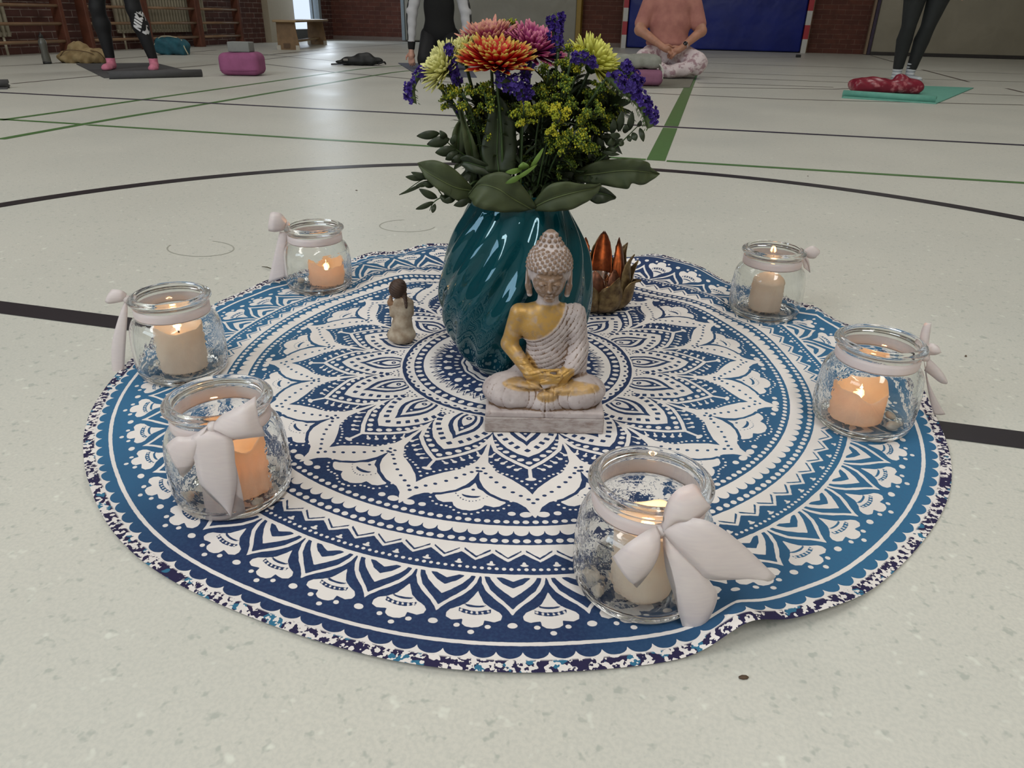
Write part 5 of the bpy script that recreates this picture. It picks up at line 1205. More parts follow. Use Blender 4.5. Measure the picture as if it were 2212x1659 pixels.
def greenery(label, px, py, dd, R, seed, n=90):
    rg = np.random.default_rng(seed); top = PD(px, py, DV+dd); o = empty('greenery_stem', top, label=label, cat='sprig', group='foliage of the bouquet')
    V, F = tube(stempath(top)-top, .0018, 6); mk('stem', V, F, M_stem, o); V, F = [], []
    for k in range(n):
        d = unit(rg.normal(0, 1, 3)+np.array([0, 0, .5])); b = d*R*rg.uniform(0, .55); L = rg.uniform(.018, .034); e = unit(d+rg.normal(0, .4, 3)); s_ = unit(np.cross(e, rg.normal(0, 1, 3)))*L*rg.uniform(.13, .2); m0 = len(V); dr = np.array([0, 0, -.2*L])
        V += [b, b+e*L*.3+s_, b+e*L*.35, b+e*L*.3-s_, b+e*L*.7+s_*.7+dr*.4, b+e*L*.7-s_*.7+dr*.4, b+e*L+dr]
        F += [(m0, m0+1, m0+2), (m0, m0+2, m0+3), (m0+2, m0+1, m0+4), (m0+2, m0+5, m0+3), (m0+2, m0+4, m0+6, m0+5)]
    mk('leaves', V, F, M_leafd, o, smooth=False); return o
for k, (a, b, c, R, w) in enumerate([(1160, 300, -.01, .045, 'in the centre of the bouquet'), (1230, 330, .0, .042, 'right of the centre'), (1120, 360, .0, .045, 'low in the centre'), (1185, 385, -.02, .040, 'just above the folded collar leaves'), (1060, 300, .01, .040, 'behind the upright leaf'),
    (1030, 360, .0, .036, 'low at the left'), (1280, 290, .0, .036, 'at the right'), (1250, 240, .01, .036, 'at the upper right under the yellow flower'), (1180, 240, .02, .040, 'in the upper centre'), (1110, 235, .02, .036, 'under the red flower'), (1045, 235, .01, .030, 'at the upper left'),
    (1270, 365, .0, .034, 'low at the right'), (1220, 190, .02, .034, 'high at the right of the centre'), (1310, 240, .0, .026, 'under the arching statice')]):
    greenery('dark green leafy filler stem '+w, a, b, c, R, 60+k)

# ================================================================ PEOPLE AND THEIR THINGS
def skinmat(n, c): return mat(n, c, .5, color2=tuple(x*.9 for x in c), vscale=20, **{'Subsurface_Weight': 0.15, 'Subsurface_Scale': .02})
SK1 = skinmat('fair_skin', (206, 158, 138)); SK2 = skinmat('tanned_skin', (188, 136, 112))
M_leg = mat('black_leggings', (14, 15, 20), .7, var=.2, vscale=6, bump=.3, bscale=14, bdist=.01); M_legd = mat('dark_green_leggings', (30, 33, 34), .75, var=.2, vscale=6, bump=.3, bscale=14, bdist=.01)
M_hair = mat('brown_hair', (78, 56, 40), .6, var=.3, vscale=60)
def person(label, x, y, rot): return empty('person', (x, y, 0), rot, label=label, cat='person')
def head(f, c, yaw=0, tilt=0.0, s=1.0):
    """head on a neck with nose, lips, ears; looks along local -y"""
    c = np.array(c, float); R = Matrix.Rotation(yaw, 4, 'Z') @ Matrix.Rotation(tilt, 4, 'X')
    def P(x, y, z): v = R @ Vector((x*s, y*s, z*s)); return c+np.array(v)
    q = R.to_quaternion()
    f.ell(P(0, .01, .03), (.076*s, .092*s, .095*s), .01, q); f.ell(P(0, -.012, -.03), (.062*s, .075*s, .082*s), .02, q)
    f.ell(P(0, -.05, -.085), (.028*s, .025*s, .022*s), .02); f.cap(P(0, -.088, .01), P(0, -.104, -.026), .009*s, .015*s, .012)
    for e in (-1, 1):
        f.ell(P(e*.031, -.088, .012), (.019*s, .010*s, .011*s), .012, sub=True); f.ell(P(e*.031, -.079, .010), (.013*s, .011*s, .010*s), .002); f.ell(P(e*.077, .008, -.008), (.009*s, .020*s, .032*s), .006)
    f.ell(P(0, -.086, -.054), (.024*s, .010*s, .006*s), .006); f.ell(P(0, -.084, -.064), (.020*s, .010*s, .006*s), .006)
def hair_on(o, c, yaw, m, lo=.0, s=1.0, bun=False):
    c = np.array(c, float); f = Field(c-.20, c+.20, .008); q = Matrix.Rotation(yaw, 4, 'Z').to_quaternion(); fw = np.array([math.sin(yaw), -math.cos(yaw), 0])
    f.ell(c+[0, 0, .035]-fw*.018, (.090*s, .103*s, .104*s), 0, q); f.ell(c-fw*.075+[0, 0, -.05], (.075, .04, .085), .03, q)
    f.ell(c+fw*.10+[0, 0, -.050], (.066, .075, .10), .012, q, sub=True)
    if bun: f.ell(c-fw*.11+[0, 0, .07], (.045, .045, .045), .02)
    f.warp(lambda X, Y, Z: .002*np.sin(X*260+Z*90)); return fmesh('hair', f, m, o)
def hand(f, w, d, up, s=1.0, curl=.35, side=1, k=.004):
    """palm, four unequal bent fingers and a thumb from the side of the palm; w wrist point, d forward dir, up back-of-hand dir"""
    w = np.array(w, float); d = unit(d); up = unit(np.array(up)-d*(np.array(up) @ d)); sd_ = np.cross(d, up)*side
    f.ell(w+d*.045*s, (.040*s, .040*s, .026*s), .012); f.cap(w, w+d*.06*s, .026*s, .030*s, .012)
    for i, (off, L) in enumerate(((.030, .070), (.010, .078), (-.010, .072), (-.029, .058))):
        a = w+d*.080*s+sd_*off*s; b = a+(d*math.cos(curl*.6)-up*math.sin(curl*.6))*L*.5*s; c = b+(d*math.cos(curl*1.7)-up*math.sin(curl*1.7))*L*.5*s
        f.cap(a, b, .0100*s, .0092*s, k); f.cap(b, c, .0092*s, .0075*s, k)
    a = w+d*.025*s+sd_*.030*s; b = a+unit(d*.7+sd_*.7)*.038*s; c = b+unit(d*.9+sd_*.25-up*.2)*.032*s
    f.cap(a, b, .0130*s, .0105*s, .006); f.cap(b, c, .0105*s, .0085*s, k)
def yoga_mat(label, pts, m, th=.006, roll=None, cat='mat', grp='exercise mats of the group'):
    c = np.mean(pts, 0); o = empty('yoga_mat', (c[0], c[1], 0), label=label, cat=cat, group=grp)
    q = [(p[0]-c[0], p[1]-c[1]) for p in pts]; mb = MB(); mb.prism(q, 'z', .0008, th+.0008); mb.build('mat_sheet', m, o, smooth=False)
    if roll:
        a, b, r = roll; a = np.array([a[0]-c[0], a[1]-c[1]]); b = np.array([b[0]-c[0], b[1]-c[1]]); u = unit(np.append(b-a, 0)); n_ = np.cross(u, [0, 0, 1]); n_ = n_/np.linalg.norm(n_)
        if n_ @ FH > 0: n_ = -n_
        prof_ = []; 
        for i in range(28):
            t_ = i/27; an = -PI/2-t_*4.6; rr = r*(1-.30*t_); prof_.append((-rr*math.cos(an), r+rr*math.sin(an)))
        V, F = [], []
        for e in (a, b):
            for (u_, z_) in prof_: V.append((e[0]+n_[0]*u_, e[1]+n_[1]*u_, z_+.001+.0))
        for i in range(27): F.append((i, i+1, 28+i+1, 28+i))
        mk('rolled_edge', V, F, m, o, solid=th)
    return o

# ---- person in black leggings, left
pA = (G(243, 153)+G(332, 150))/2
A = person('person standing at the left in black leggings with a white logo and pink socks', pA[0], pA[1], -CYAW+.25)
aL = np.array([-.19, .02]); aR = np.array([.19, -.01])
f = Field((-.36, -.2, .20), (.36, .22, 1.05), .010)
for s, an, kn, hp in ((-1, (-.185, .02, .10), (-.205, -.01, .50), (-.105, .02, .90)), (1, (.185, 0, .10), (.125, -.02, .50), (.095, .02, .90))):
    f.cap(kn, hp, .070, .095, .03)
f.F[:] = f.big
def leg(f, an, kn, hp, k=.03, cr=.066, ar=.040, kr=.058, tr=.088):
    an, kn, hp = np.array(an), np.array(kn), np.array(hp); cf = kn+(an-kn)*.33+np.array([0, .016, 0])
    f.cap(an, cf, ar, cr, k); f.cap(cf, kn, cr, kr, k); f.cap(kn, kn+(hp-kn)*.6, kr, tr*.93, k); f.cap(kn+(hp-kn)*.6, hp, tr*.93, tr, k)
f = Field((-.36, -.2, .03), (.36, .22, 1.08), .009)
leg(f, (-.175, .02, .105), (-.185, -.01, .49), (-.10, .02, .90)); leg(f, (.180, .0, .105), (.105, -.02, .49), (.085, .02, .90)); f.ell((0, .03, .95), (.165, .115, .11), .04)
lg = fmesh('leggings', f, M_leg, A)
f = Field((-.32, -.26, -.01), (.32, .12, .16), .006)
for s, x, y0 in ((-1, -.175, .02), (1, .180, .0)):
    f.cap((x, y0, .095), (x, y0, .05), .039, .036, .01); f.cap((x, y0+.02, .035), (x+s*.015, y0-.16, .028), .034, .030, .02); f.ell((x+s*.012, y0-.13, .022), (.042, .06, .020), .02)
f.box((0, 0, -.02), (1, 1, .0285), sub=True)
fmesh('socks', f, mat('pink_socks', (214, 128, 152), .85, var=.15, vscale=60), A)
f = Field((-.36, -.2, .92), (.36, .2, 1.50), .011)
f.ell((0, .02, 1.02), (.145, .10, .13), .05); f.ell((0, .01, 1.25), (.155, .105, .17), .06); f.ell((0, .02, 1.36), (.18, .09, .06), .05)
for s in (-1, 1): f.cap((s*.18, .02, 1.37), (s*.25, .02, 1.20), .055, .048, .03)
fmesh('top', f, mat('black_shirt', (26, 26, 30), .8), A)
f = Field((-.42, -.25, .66), (.42, .2, 1.72), .009); f.cap((0, .01, 1.36), (0, .0, 1.50), .052, .050, .03); head(f, (0, -.01, 1.58))
for s in (-1, 1): f.chain([(0, .02, 1.38), (s*.17, .02, 1.37), (s*.245, .02, 1.24)], [.045, .042, .040], .02); f.chain([(s*.25, .02, 1.24), (s*.30, .0, 1.05), (s*.29, -.06, .84)], [.042, .038, .027], .02); hand(f, (s*.29, -.06, .84), (0, -.12, -1), (s, 0, 0), side=-1)
fmesh('body', f, SK1, A); hair_on(A, (0, -.01, 1.58), 0, M_hair, bun=True)
# printed logo on the shin: letters above a curved tick
V, F = [], []
def stroke(x0, y0, x1, y1, w=.0085):
    L_ = math.hypot(x1-x0, y1-y0); nx, ny = -(y1-y0)/L_*w, (x1-x0)/L_*w; n_ = max(2, int(L_/.008)); m0 = len(V)
    for i in range(n_+1):
        t_ = i/n_; V.extend([(x0+(x1-x0)*t_+nx, y0+(y1-y0)*t_+ny, 0), (x0+(x1-x0)*t_-nx, y0+(y1-y0)*t_-ny, 0)])
    F.extend([(m0+2*i, m0+2*i+1, m0+2*i+3, m0+2*i+2) for i in range(n_)])
for st in ((-.09, 0, -.082, .06), (-.082, .06, -.055, .0), (-.055, 0, -.047, .06), (-.030, 0, -.022, .06), (-.004, 0, .004, .06), (.0, .028, .034, .06), (.0, .030, .028, .0), (.046, 0, .054, .06), (.046, .004, .080, .004), (.050, .030, .080, .030), (.054, .056, .086, .056)): stroke(*st)
Lm = mat('white_print', (214, 214, 216), .6, var=.02)
sw_o = [(-.098, -.012), (-.100, -.040), (-.082, -.062), (-.052, -.066), (-.010, -.052), (.030, -.036), (.090, -.010), (.03, -.026), (-.020, -.034), (-.055, -.036), (-.074, -.030), (-.080, -.014)]
n0 = len(V); V += [(x, y, 0) for x, y in sw_o]; k_ = len(sw_o); F += [(n0+i, n0+i+1, n0+k_-2-i, n0+k_-1-i) for i in range(k_//2-1)]
# laid on the leg's front, reading downwards
def onleg(x, y, z):
    # local logo plane (x across text, y up) turned a quarter and tipped along the shin
    zc, xc = .395, .128; ca, sa = math.cos(1.0), math.sin(1.0); u = x*ca-y*sa; v = x*sa+y*ca
    Z = zc+v; cx_ = .105+(.49-Z)*.20; r_ = .068; th = (u+.045)/r_; return (cx_+r_*math.sin(th), -.008-r_*math.cos(th)-z-.003, Z)
def hitleg(p):
    return p
pr = mk('leg_logo', [onleg(*v) for v in V], F, Lm, lg, smooth=False, label='white sports logo')
md = pr.modifiers.new('wrap', 'SHRINKWRAP'); md.target = lg; md.wrap_method = 'PROJECT'; md.use_project_y = True; md.use_positive_direction = True; md.use_negative_direction = True; md.offset = .002; md.project_limit = .15

DG = mat('charcoal_mat', (74, 74, 76), .8, var=.08, vscale=40)
yoga_mat('dark grey exercise mat with its front edge rolled up, under the pink socks', [G(165, 139)[:2], G(225, 169)[:2], G(436, 163)[:2], G(372, 146)[:2], G(335, 137)[:2]], DG, roll=(G(236, 171), G(437, 166), .030))
yoga_mat('end of a dark rolled mat cut off by the left picture edge', [G(-90, 195)[:2], G(16, 193)[:2], G(22, 185)[:2], G(-60, 184)[:2]], DG, roll=(G(-80, 192), G(22, 190), .028))
# water bottle
p = G(103, 138); b = empty('water_bottle', (p[0], p[1], 0), label='grey translucent water bottle standing by the beige sack', cat='bottle')
t = NT('smoky_bottle'); t.set(Roughness=.25); t.b.inputs['Base Color'].default_value = srgb((104, 104, 98)); t.b.inputs['Transmission Weight'].default_value = .35; BT = t.m
mk('bottle_body', *lathe([(0, 0), (.034, 0), (.037, .01), (.037, .06), (.031, .11), (.036, .17), (.034, .20), (.020, .222), (.017, .232), (0, .232)], 24), BT, b)
mk('bottle_cap', *lathe([(0, .225), (.019, .225), (.019, .250), (.010, .256), (.008, .272), (0, .272)], 18), mat('black_cap', (30, 30, 30), .5), b)
mk('base_band', *lathe([(0, .0005), (.038, .0005), (.038, .022), (.0375, .022), (0, .022)], 24), mat('black_cap', (30, 30, 30), .5), b)
# sack
p = G(172, 137); sk = empty('cloth_sack', (p[0], p[1]+.10, 0), -CYAW, label='crumpled beige cloth sack on the floor behind the dark grey mat', cat='bag')
f = Field((-.30, -.18, -.01), (.30, .2, .24), .007); f.ell((0, 0, .055), (.25, .13, .075), .03); f.ell((-.06, .0, .12), (.10, .08, .075), .04); f.ell((.13, -.02, .07), (.12, .10, .06), .04); f.ell((-.16, -.02, .04), (.10, .10, .05), .03); f.box((0, 0, -.03), (1, 1, .0315), sub=True)
f.warp(lambda X, Y, Z: .008*np.sin(X*38+Z*30)*np.sin(Y*30+Z*42+1)+.004*np.sin(X*90-Z*60)); M_sack = mat('beige_canvas', (158, 138, 100), .9, color2=(136, 114, 78), vscale=14, bump=.4, bscale=60, bdist=.005)
fmesh('sack_body', f, M_sack, sk); mb = MB(); mb.tube(smooth_path([(-.20, -.10, .06), (-.12, -.125, .115), (0, -.13, .118), (.10, -.13, .105), (.15, -.125, .085)], 6), .004, 6); mb.tube(smooth_path([(.12, -.11, .12), (.20, -.11, .10), (.235, -.08, .03)], 6), .004, 6); mb.build('drawstring', mat('brown_cord', (96, 74, 52), .9), sk)
# teal bag
p = G(363, 119); tb = empty('fabric_bag', (p[0], p[1]+.10, 0), -CYAW, label='teal fabric bag on the floor behind the right leg in black leggings', cat='bag')
f = Field((-.26, -.16, -.01), (.26, .2, .26), .008); f.box((.0, 0, .085), (.19, .10, .085), .05); f.ell((-.04, 0, .14), (.13, .08, .06), .05); f.box((0, 0, -.03), (1, 1, .0315), sub=True); f.warp(lambda X, Y, Z: .007*np.sin(X*30+Z*50)+.004*np.sin(X*70-Z*30))
fmesh('bag_body', f, mat('teal_fabric', (40, 96, 110), .8, color2=(30, 76, 90), vscale=12, bump=.3, bscale=40, bdist=.006), tb); mb = MB(); mb.tube(smooth_path([(-.18, -.09, .10), (-.10, -.07, .19), (0, -.06, .205), (.10, -.05, .19)], 6), .006, 6); mb.tube(smooth_path([(.15, -.06, .17), (.19, -.09, .08), (.215, -.08, .01)], 6), .007, 6); mb.build('piping', mat('cream_piping', (184, 178, 152), .8), tb)
# pink bolster with a grey block
p = G(515, 165); s_ = p+FH*.14
bo = empty('yoga_bolster', (s_[0], s_[1], 0), -CYAW, label='pink yoga bolster left of the centre carrying a grey foam block', cat='bolster')
f = Field((-.20, -.16, -.01), (.20, .18, .22), .006); f.box((0, 0, .092), (.170, .125, .088), .055); f.box((0, 0, -.03), (1, 1, .0315), sub=True); f.warp(lambda X, Y, Z: .004*np.sin(X*18)*np.sin(Z*22))
fmesh('cover', f, mat('pink_bolster_cloth', (150, 84, 124), .85, var=.12, vscale=20), bo); mb = MB(); mb.tube(smooth_path([(-.158, -.118, .040), (0, -.1275, .040), (.158, -.118, .046)], 8), .0022, 6); mb.build('seam', mat('dark_pink_seam', (122, 62, 98), .9), bo)
bk = MB().box((.0, .0, .0), (.185, .12, .078), bev=.008).build('yoga_block', mat('grey_foam', (128, 130, 128), .85, var=.05), loc=(s_[0]+.02, s_[1]-.02, .182+.040)); bk.rotation_euler = (0, 0, -CYAW-.06); tag(bk, 'grey foam yoga block lying on the pink bolster', 'block')
# black backpack
p = G(772, 142); bp = empty('backpack', (p[0], p[1]+.08, 0), -CYAW, label='flat black backpack lying on the floor in the middle distance', cat='bag')
f = Field((-.34, -.14, -.01), (.32, .2, .16), .006); f.ell((.02, 0, .045), (.22, .11, .05), .03); f.ell((.05, 0, .075), (.085, .07, .05), .04); f.ell((-.12, 0, .03), (.14, .07, .03), .02); f.box((0, 0, -.03), (1, 1, .0315), sub=True); f.warp(lambda X, Y, Z: .004*np.sin(X*50+Y*30))
fmesh('pack_body', f, mat('black_nylon', (24, 27, 28), .6, var=.3, vscale=15), bp); mb = MB(); mb.tube(smooth_path([(-.12, -.09, .02), (-.20, -.10, .016), (-.29, -.08, .010), (-.22, -.05, .012), (-.14, -.04, .02)], 6), .007, 6); mb.tube(smooth_path([(-.18, -.06, .03), (-.15, -.07, .065), (-.09, -.06, .06)], 6), .006, 6); mb.tube(smooth_path([(.2, -.08, .02), (.26, -.07, .04), (.27, -.03, .02)], 6), .009, 6); mb.build('strap', mat('black_webbing', (16, 14, 18), .7), bp)
tag(MB().box((0, 0, 0), (.05, .03, .022), bev=.005).build('cord_toggle', mat('grey_toggle', (128, 124, 118), .6), bp, loc=(-.135, -.085, .055)), None)

# ---- person kneeling in black vest and white striped sleeves
kp = G(950, 150)+FH*.05
B = person('person kneeling behind the bouquet in a black vest and white long sleeves with dark stripes', kp[0], kp[1], -CYAW)
f = Field((-.30, -.24, .20), (.30, .24, .98), .009); f.ell((0, .04, .34), (.165, .12, .15), .05); f.ell((0, .03, .56), (.150, .105, .20), .07); f.ell((0, .03, .74), (.185, .10, .10), .06); f.ell((0, .03, .82), (.12, .075, .06), .04)
fmesh('vest', f, mat('black_vest', (14, 14, 16), .85, var=.2, vscale=6), B)
f = Field((-.34, -.36, -.01), (.34, .42, .38), .009)
for s in (-1, 1):
    f.cap((s*.10, .06, .30), (s*.13, -.22, .11), .095, .070, .05); f.cap((s*.13, -.20, .075), (s*.10, .22, .06), .060, .045, .04)
f.ell((0, .10, .27), (.17, .13, .12), .06); f.box((0, 0, -.03), (1, 1, .038), sub=True); fmesh('trousers', f, M_leg, B)
f = Field((-.36, -.22, .16), (.36, .22, .86), .008)
for s in (-1, 1): f.chain([(s*.185, .02, .77), (s*.262, -.0, .52), (s*.275, -.04, .26)], [.062, .052, .036], .02)
f.warp(lambda X, Y, Z: .003*np.sin(Z*70+X*20)); sl = fmesh('sleeves', f, mat('white_sleeve', (196, 196, 200), .8, var=.08, vscale=15), B)
mb = MB(); 
for s in (-1, 1):
    for q in (-1, 0, 1):
        P_ = smooth_path([(s*.185, .02, .77), (s*.262, -.0, .52), (s*.275, -.04, .26)], 10); R_ = np.interp(np.linspace(0, 1, len(P_)), [0, .5, 1], [.062, .052, .036]); an = q*.32-.25
        MB().tube([P_[i]+np.array([s*math.cos(an), math.sin(an), 0])*(R_[i]+.0005) for i in range(len(P_))], .0035, 6).build('sleeve_stripe', mat('dark_stripe', (26, 26, 30), .8), sl)
f = Field((-.36, -.22, .17), (.36, .22, .25), .006)
for s in (-1, 1): f.cap((s*.275, -.042, .245), (s*.277, -.052, .195), .039, .034, .005)
fmesh('cuffs', f, mat('black_cuff', (18, 18, 20), .85), B)
f = Field((-.40, -.26, -.01), (.40, .22, 1.26), .007); f.cap((0, .03, .82), (0, .01, .98), .052, .050, .02); head(f, (0, -.01, 1.06), 0, -.15)
for s in (-1, 1): f.chain([(0, .03, .80), (s*.17, .03, .775), (s*.262, 0, .52), (s*.275, -.045, .24), (s*.278, -.058, .17)], [.045, .042, .036, .027, .024], .02); hand(f, (s*.278, -.058, .165), (0, -.25, -1), (s*.3, -1, 0), curl=.5, side=-s, s=.95)
f.box((0, 0, -.03), (1, 1, .032), sub=True); fmesh('body', f, SK1, B); hair_on(B, (0, -.01, 1.06), 0, M_hair)
yoga_mat('blue grey exercise mat under the kneeling person, mostly hidden by the flowers', [G(860, 137)[:2], G(905, 165)[:2], G(1030, 168)[:2], G(1010, 140)[:2]], mat('slate_mat', (88, 92, 108), .8))

# ---- person in the pink knitted top, cross-legged
cp = G(1448, 172)+FH*.28
Cc = person('person sitting cross legged in a pink top and pale patterned trousers, hands folded', cp[0], cp[1], -CYAW)
Z0 = .10
f = Field((-.34, -.26, .20), (.34, .26, .84), .009); f.ell((0, .02, .30), (.200, .14, .10), .04); f.ell((0, .01, .46), (.190, .125, .17), .06); f.ell((0, .02, .62), (.205, .115, .11), .06); f.ell((0, .03, .68), (.19, .085, .05), .04)
for s in (-1, 1): f.cap((s*.185, .03, .655), (s*.262, .0, .455), .076, .068, .03)
f.ell((0, -.085, .755), (.085, .10, .105), .012, sub=True); f.box((0, 0, .14), (1, 1, .085), sub=True)
f.warp(lambda X, Y, Z: .004*np.sin(X*26+Z*12)*np.clip((.5-Z)/.2, 0, 1)+.004*np.sin(Z*80)*np.exp(-((Z-.28)/.05)**2))
fmesh('knitted_top', f, mat('pink_knit', (184, 128, 116), .9, color2=(166, 110, 102), vscale=12, bump=.4, bscale=220, bdist=.002), Cc)
f = Field((-.13, -.13, .64), (.13, .16, .76), .007); f.cap((0, .03, .65), (0, .03, .70), .092, .066, .01); fmesh('undershirt', f, mat('blue_undershirt', (58, 92, 150), .85), Cc)
f = Field((-.42, -.38, -.01), (.42, .26, .40), .009)
for s in (-1, 1):
    f.cap((s*.11, .04, .20), (s*.255, -.16, .145), .105, .088, .05); f.cap((s*.245, -.18, .115), (s*.03, -.235, .065), .076, .056, .04)
f.ell((0, .06, .17), (.20, .16, .12), .06); f.box((0, 0, -.03), (1, 1, .042), sub=True); f.warp(lambda X, Y, Z: .005*np.sin(X*40+Y*30)*np.sin(Z*35))
t = NT('patterned_trousers'); t.l(t.mix(t.ramp(t.noise(16, 3, .6), .50, .60), srgb((218, 204, 206)), srgb((168, 138, 146))), t.b.inputs['Base Color']); t.set(Roughness=.85); fmesh('trousers', f, t.m, Cc)
f = Field((-.40, -.36, .16), (.40, .20, 1.14), .0065); f.cap((0, .03, .66), (0, .015, .83), .055, .052, .03); head(f, (0, 0, .92), 0, -.1)
for s in (-1, 1): f.chain([(0, .03, .66), (s*.18, .03, .64), (s*.262, 0, .47)], [.055, .055, .052], .02)
f.chain([(-.262, .0, .47), (-.285, -.05, .40), (-.10, -.215, .275)], [.052, .047, .027], .02); f.chain([(.262, .0, .47), (.280, -.05, .40), (.09, -.205, .265)], [.052, .047, .027], .02)
hand(f, (-.10, -.215, .27), (.9, -.15, -.35), (0, -.6, .8), curl=.5, side=-1); hand(f, (.09, -.205, .262), (-.85, -.15, -.40), (0, -.6, .8), curl=.6, side=1)
fmesh('body', f, SK2, Cc); hair_on(Cc, (0, 0, .92), 0, mat('blond_hair', (150, 122, 84), .6, var=.3, vscale=60))
w0 = np.array([.118, -.183, .284]); V, F = lathe([(.029, -.010), (.032, -.010), (.032, .010), (.029, .010)], 24, close=True); q = Vector((.19, .155, .135)).to_track_quat('Z', 'Y'); wt_ = mk('wristwatch_strap', [tuple(q @ Vector(v)) for v in V], F, mat('pale_strap', (196, 170, 166), .6), Cc, loc=w0)
V, F = lathe([(0, 0), (.019, 0), (.020, .004), (.017, .009), (0, .009)], 20); q = Vector((-.15, -.85, .5)).to_track_quat('Z', 'Y'); mk('watch_face', [tuple(q @ Vector(v)) for v in V], F, mat('black_watch', (22, 16, 22), .2), Cc, loc=w0+np.array([-.004, -.027, .015]))
yoga_mat('grey green exercise mat under the person in the pink top', [G(1290, 192)[:2], G(1490, 190)[:2], G(1507, 152)[:2], G(1330, 143)[:2]], mat('sage_mat', (120, 118, 108), .8))
p = G(1395, 189)+FH*.13; o = empty('yoga_bolster', (p[0]-.10, p[1]-.02, .008), -CYAW, label='mauve yoga bolster in front of the person in the pink top', cat='bolster')
f = Field((-.27, -.17, -.01), (.27, .17, .16), .006); f.box((0, 0, .062), (.240, .13, .060), .045); f.box((0, 0, -.03), (1, 1, .0305), sub=True); fmesh('cover', f, mat('mauve_bolster_cloth', (140, 92, 118), .85, var=.1), o)
o2 = empty('folded_blanket', (p[0]-.16, p[1]+.01, .1315), -CYAW, label='light grey fringed blanket folded over the mauve bolster', cat='blanket')
f = Field((-.32, -.22, -.02), (.32, .24, .14), .006); f.box((-.01, .0, .052), (.275, .15, .050), .044); f.box((0, 0, -.03), (1, 1, .0305), sub=True); f.warp(lambda X, Y, Z: .005*np.sin(X*22+Y*12)+.003*np.sin(X*60)*np.clip(-Y*8, 0, 1))
fmesh('blanket_body', f, mat('grey_blanket', (150, 150, 142), .95, color2=(134, 136, 128), vscale=20, bump=.4, bscale=150, bdist=.002), o2)
mb = MB()
for k in range(7): x_ = .262+.004*math.sin(k*3); y_ = -.12+.022*k; mb.tube(smooth_path([(x_-.01, y_-.02, .04), (x_+.018, y_-.024, .0), (x_+.022+.006*math.sin(k*2), y_-.03, -.07-.012*math.sin(k*1.7))], 4), [.006, .006, .006, .006, .005, .005, .005, .0045, .003][:9] if False else .0055, 6)
mb.build('fringe', mat('white_fringe', (206, 206, 196), .9), o2)

# ---- person standing at the right
dp = (G(1945, 178)+G(1975, 180))/2+FH*.10
D_ = person('person standing at the right with feet together in dark leggings and pale striped socks', dp[0], dp[1], -CYAW)
f = Field((-.30, -.2, .10), (.40, .24, 1.12), .009); leg(f, (-.062, .02, .13), (-.075, -.02, .47), (-.06, .02, .88), .006, .068, .046, .062, .105); leg(f, (.068, .02, .13), (.100, -.02, .47), (.175, .02, .88), .006, .068, .046, .062, .105); f.ell((.07, .04, .96), (.18, .12, .11), .04)
fmesh('leggings', f, M_legd, D_)
f = Field((-.20, -.24, -.01), (.22, .14, .18), .0055)
for s, x in ((-1, -.060), (1, .066)): f.cap((x, .02, .155), (x, .025, .06), .045, .040, .01); f.cap((x, .03, .035), (x+s*.01, -.15, .028), .036, .030, .02)
f.warp(lambda X, Y, Z: .0022*np.sin(Z*230)*(Z > .05)); f.box((0, 0, -.02), (1, 1, .0285), sub=True)
t = NT('striped_sock'); sx = t.n('ShaderNodeSeparateXYZ'); t.l(t.coord(), sx.inputs[0]); t.l(t.mix(t.ramp(t.math('SINE', t.math('MULTIPLY', sx.outputs[2], 230.0)), .1, .7), srgb((196, 200, 204)), srgb((150, 156, 164))), t.b.inputs['Base Color']); t.set(Roughness=.9); fmesh('socks', f, t.m, D_)
f = Field((-.30, -.2, .92), (.44, .22, 1.52), .011); f.ell((.07, .03, 1.05), (.16, .11, .14), .05); f.ell((.07, .02, 1.27), (.16, .11, .17), .06); f.ell((.07, .02, 1.39), (.185, .09, .06), .05)
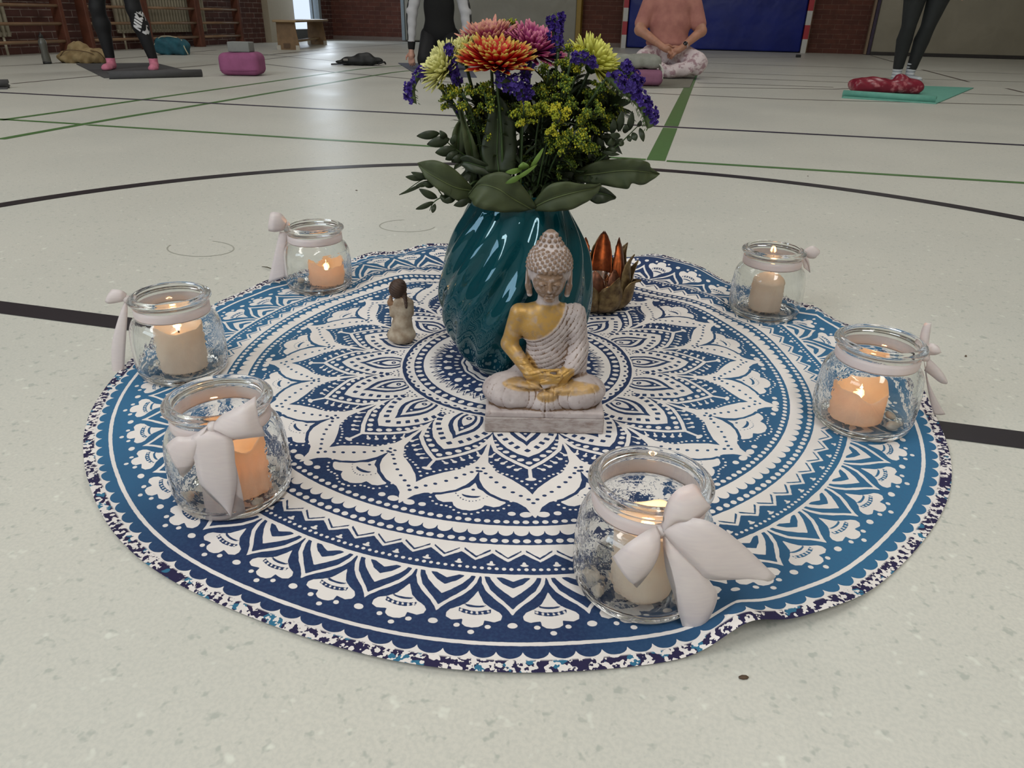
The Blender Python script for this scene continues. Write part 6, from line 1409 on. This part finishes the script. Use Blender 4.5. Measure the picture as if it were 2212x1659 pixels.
for s in (-1, 1): f.cap((.07+s*.185, .02, 1.39), (.07+s*.245, .0, 1.20), .056, .048, .03)
fmesh('top', f, mat('grey_shirt', (96, 98, 102), .85), D_)
f = Field((-.36, -.25, .66), (.50, .2, 1.76), .009); f.cap((.07, .01, 1.38), (.07, .0, 1.53), .052, .050, .03); head(f, (.07, -.01, 1.61))
for s in (-1, 1): f.chain([(.07, .02, 1.40), (.07+s*.17, .02, 1.39), (.07+s*.24, .0, 1.22)], [.045, .042, .040], .02); f.chain([(.07+s*.245, .0, 1.22), (.07+s*.29, -.01, 1.04), (.07+s*.28, -.06, .84)], [.042, .038, .027], .02); hand(f, (.07+s*.28, -.06, .84), (0, -.12, -1), (s, 0, 0), side=-1)
fmesh('body', f, SK1, D_); hair_on(D_, (.07, -.01, 1.61), 0, M_hair)
yoga_mat('turquoise exercise mat with a rolled front edge at the right', [G(1818, 212)[:2], G(2022, 225)[:2], G(2103, 191)[:2], G(1880, 183)[:2]], mat('turquoise_mat', (104, 168, 152), .8, var=.12, vscale=25), roll=(G(1820, 209), G(2020, 223), .024))
p = G(1925, 205)+FH*.13; rc_ = empty('red_cushion', (p[0], p[1], .007), -CYAW-.10, label='shiny dark red cushion roll on the turquoise mat in front of the pale socks', cat='cushion')
f = Field((-.32, -.16, -.01), (.32, .18, .16), .006); f.box((0, 0, .045), (.265, .10, .045), .042); f.ell((.10, -.02, .085), (.06, .06, .055), .02, Matrix.Rotation(.5, 4, 'Y').to_quaternion()); f.ell((-.09, .01, .075), (.11, .07, .035), .03); f.ell((.18, .0, .06), (.09, .08, .045), .03); f.box((0, 0, -.03), (1, 1, .0305), sub=True)
f.warp(lambda X, Y, Z: .004*np.sin(X*50+Y*35)*np.sin(Z*60+X*20))
t = NT('red_satin'); t.l(t.mix(t.ramp(t.noise(14, 4, .6), .56, .66), srgb((128, 26, 48)), srgb((186, 110, 116))), t.b.inputs['Base Color']); t.set(Roughness=.3); fmesh('cushion_body', f, t.m, rc_)
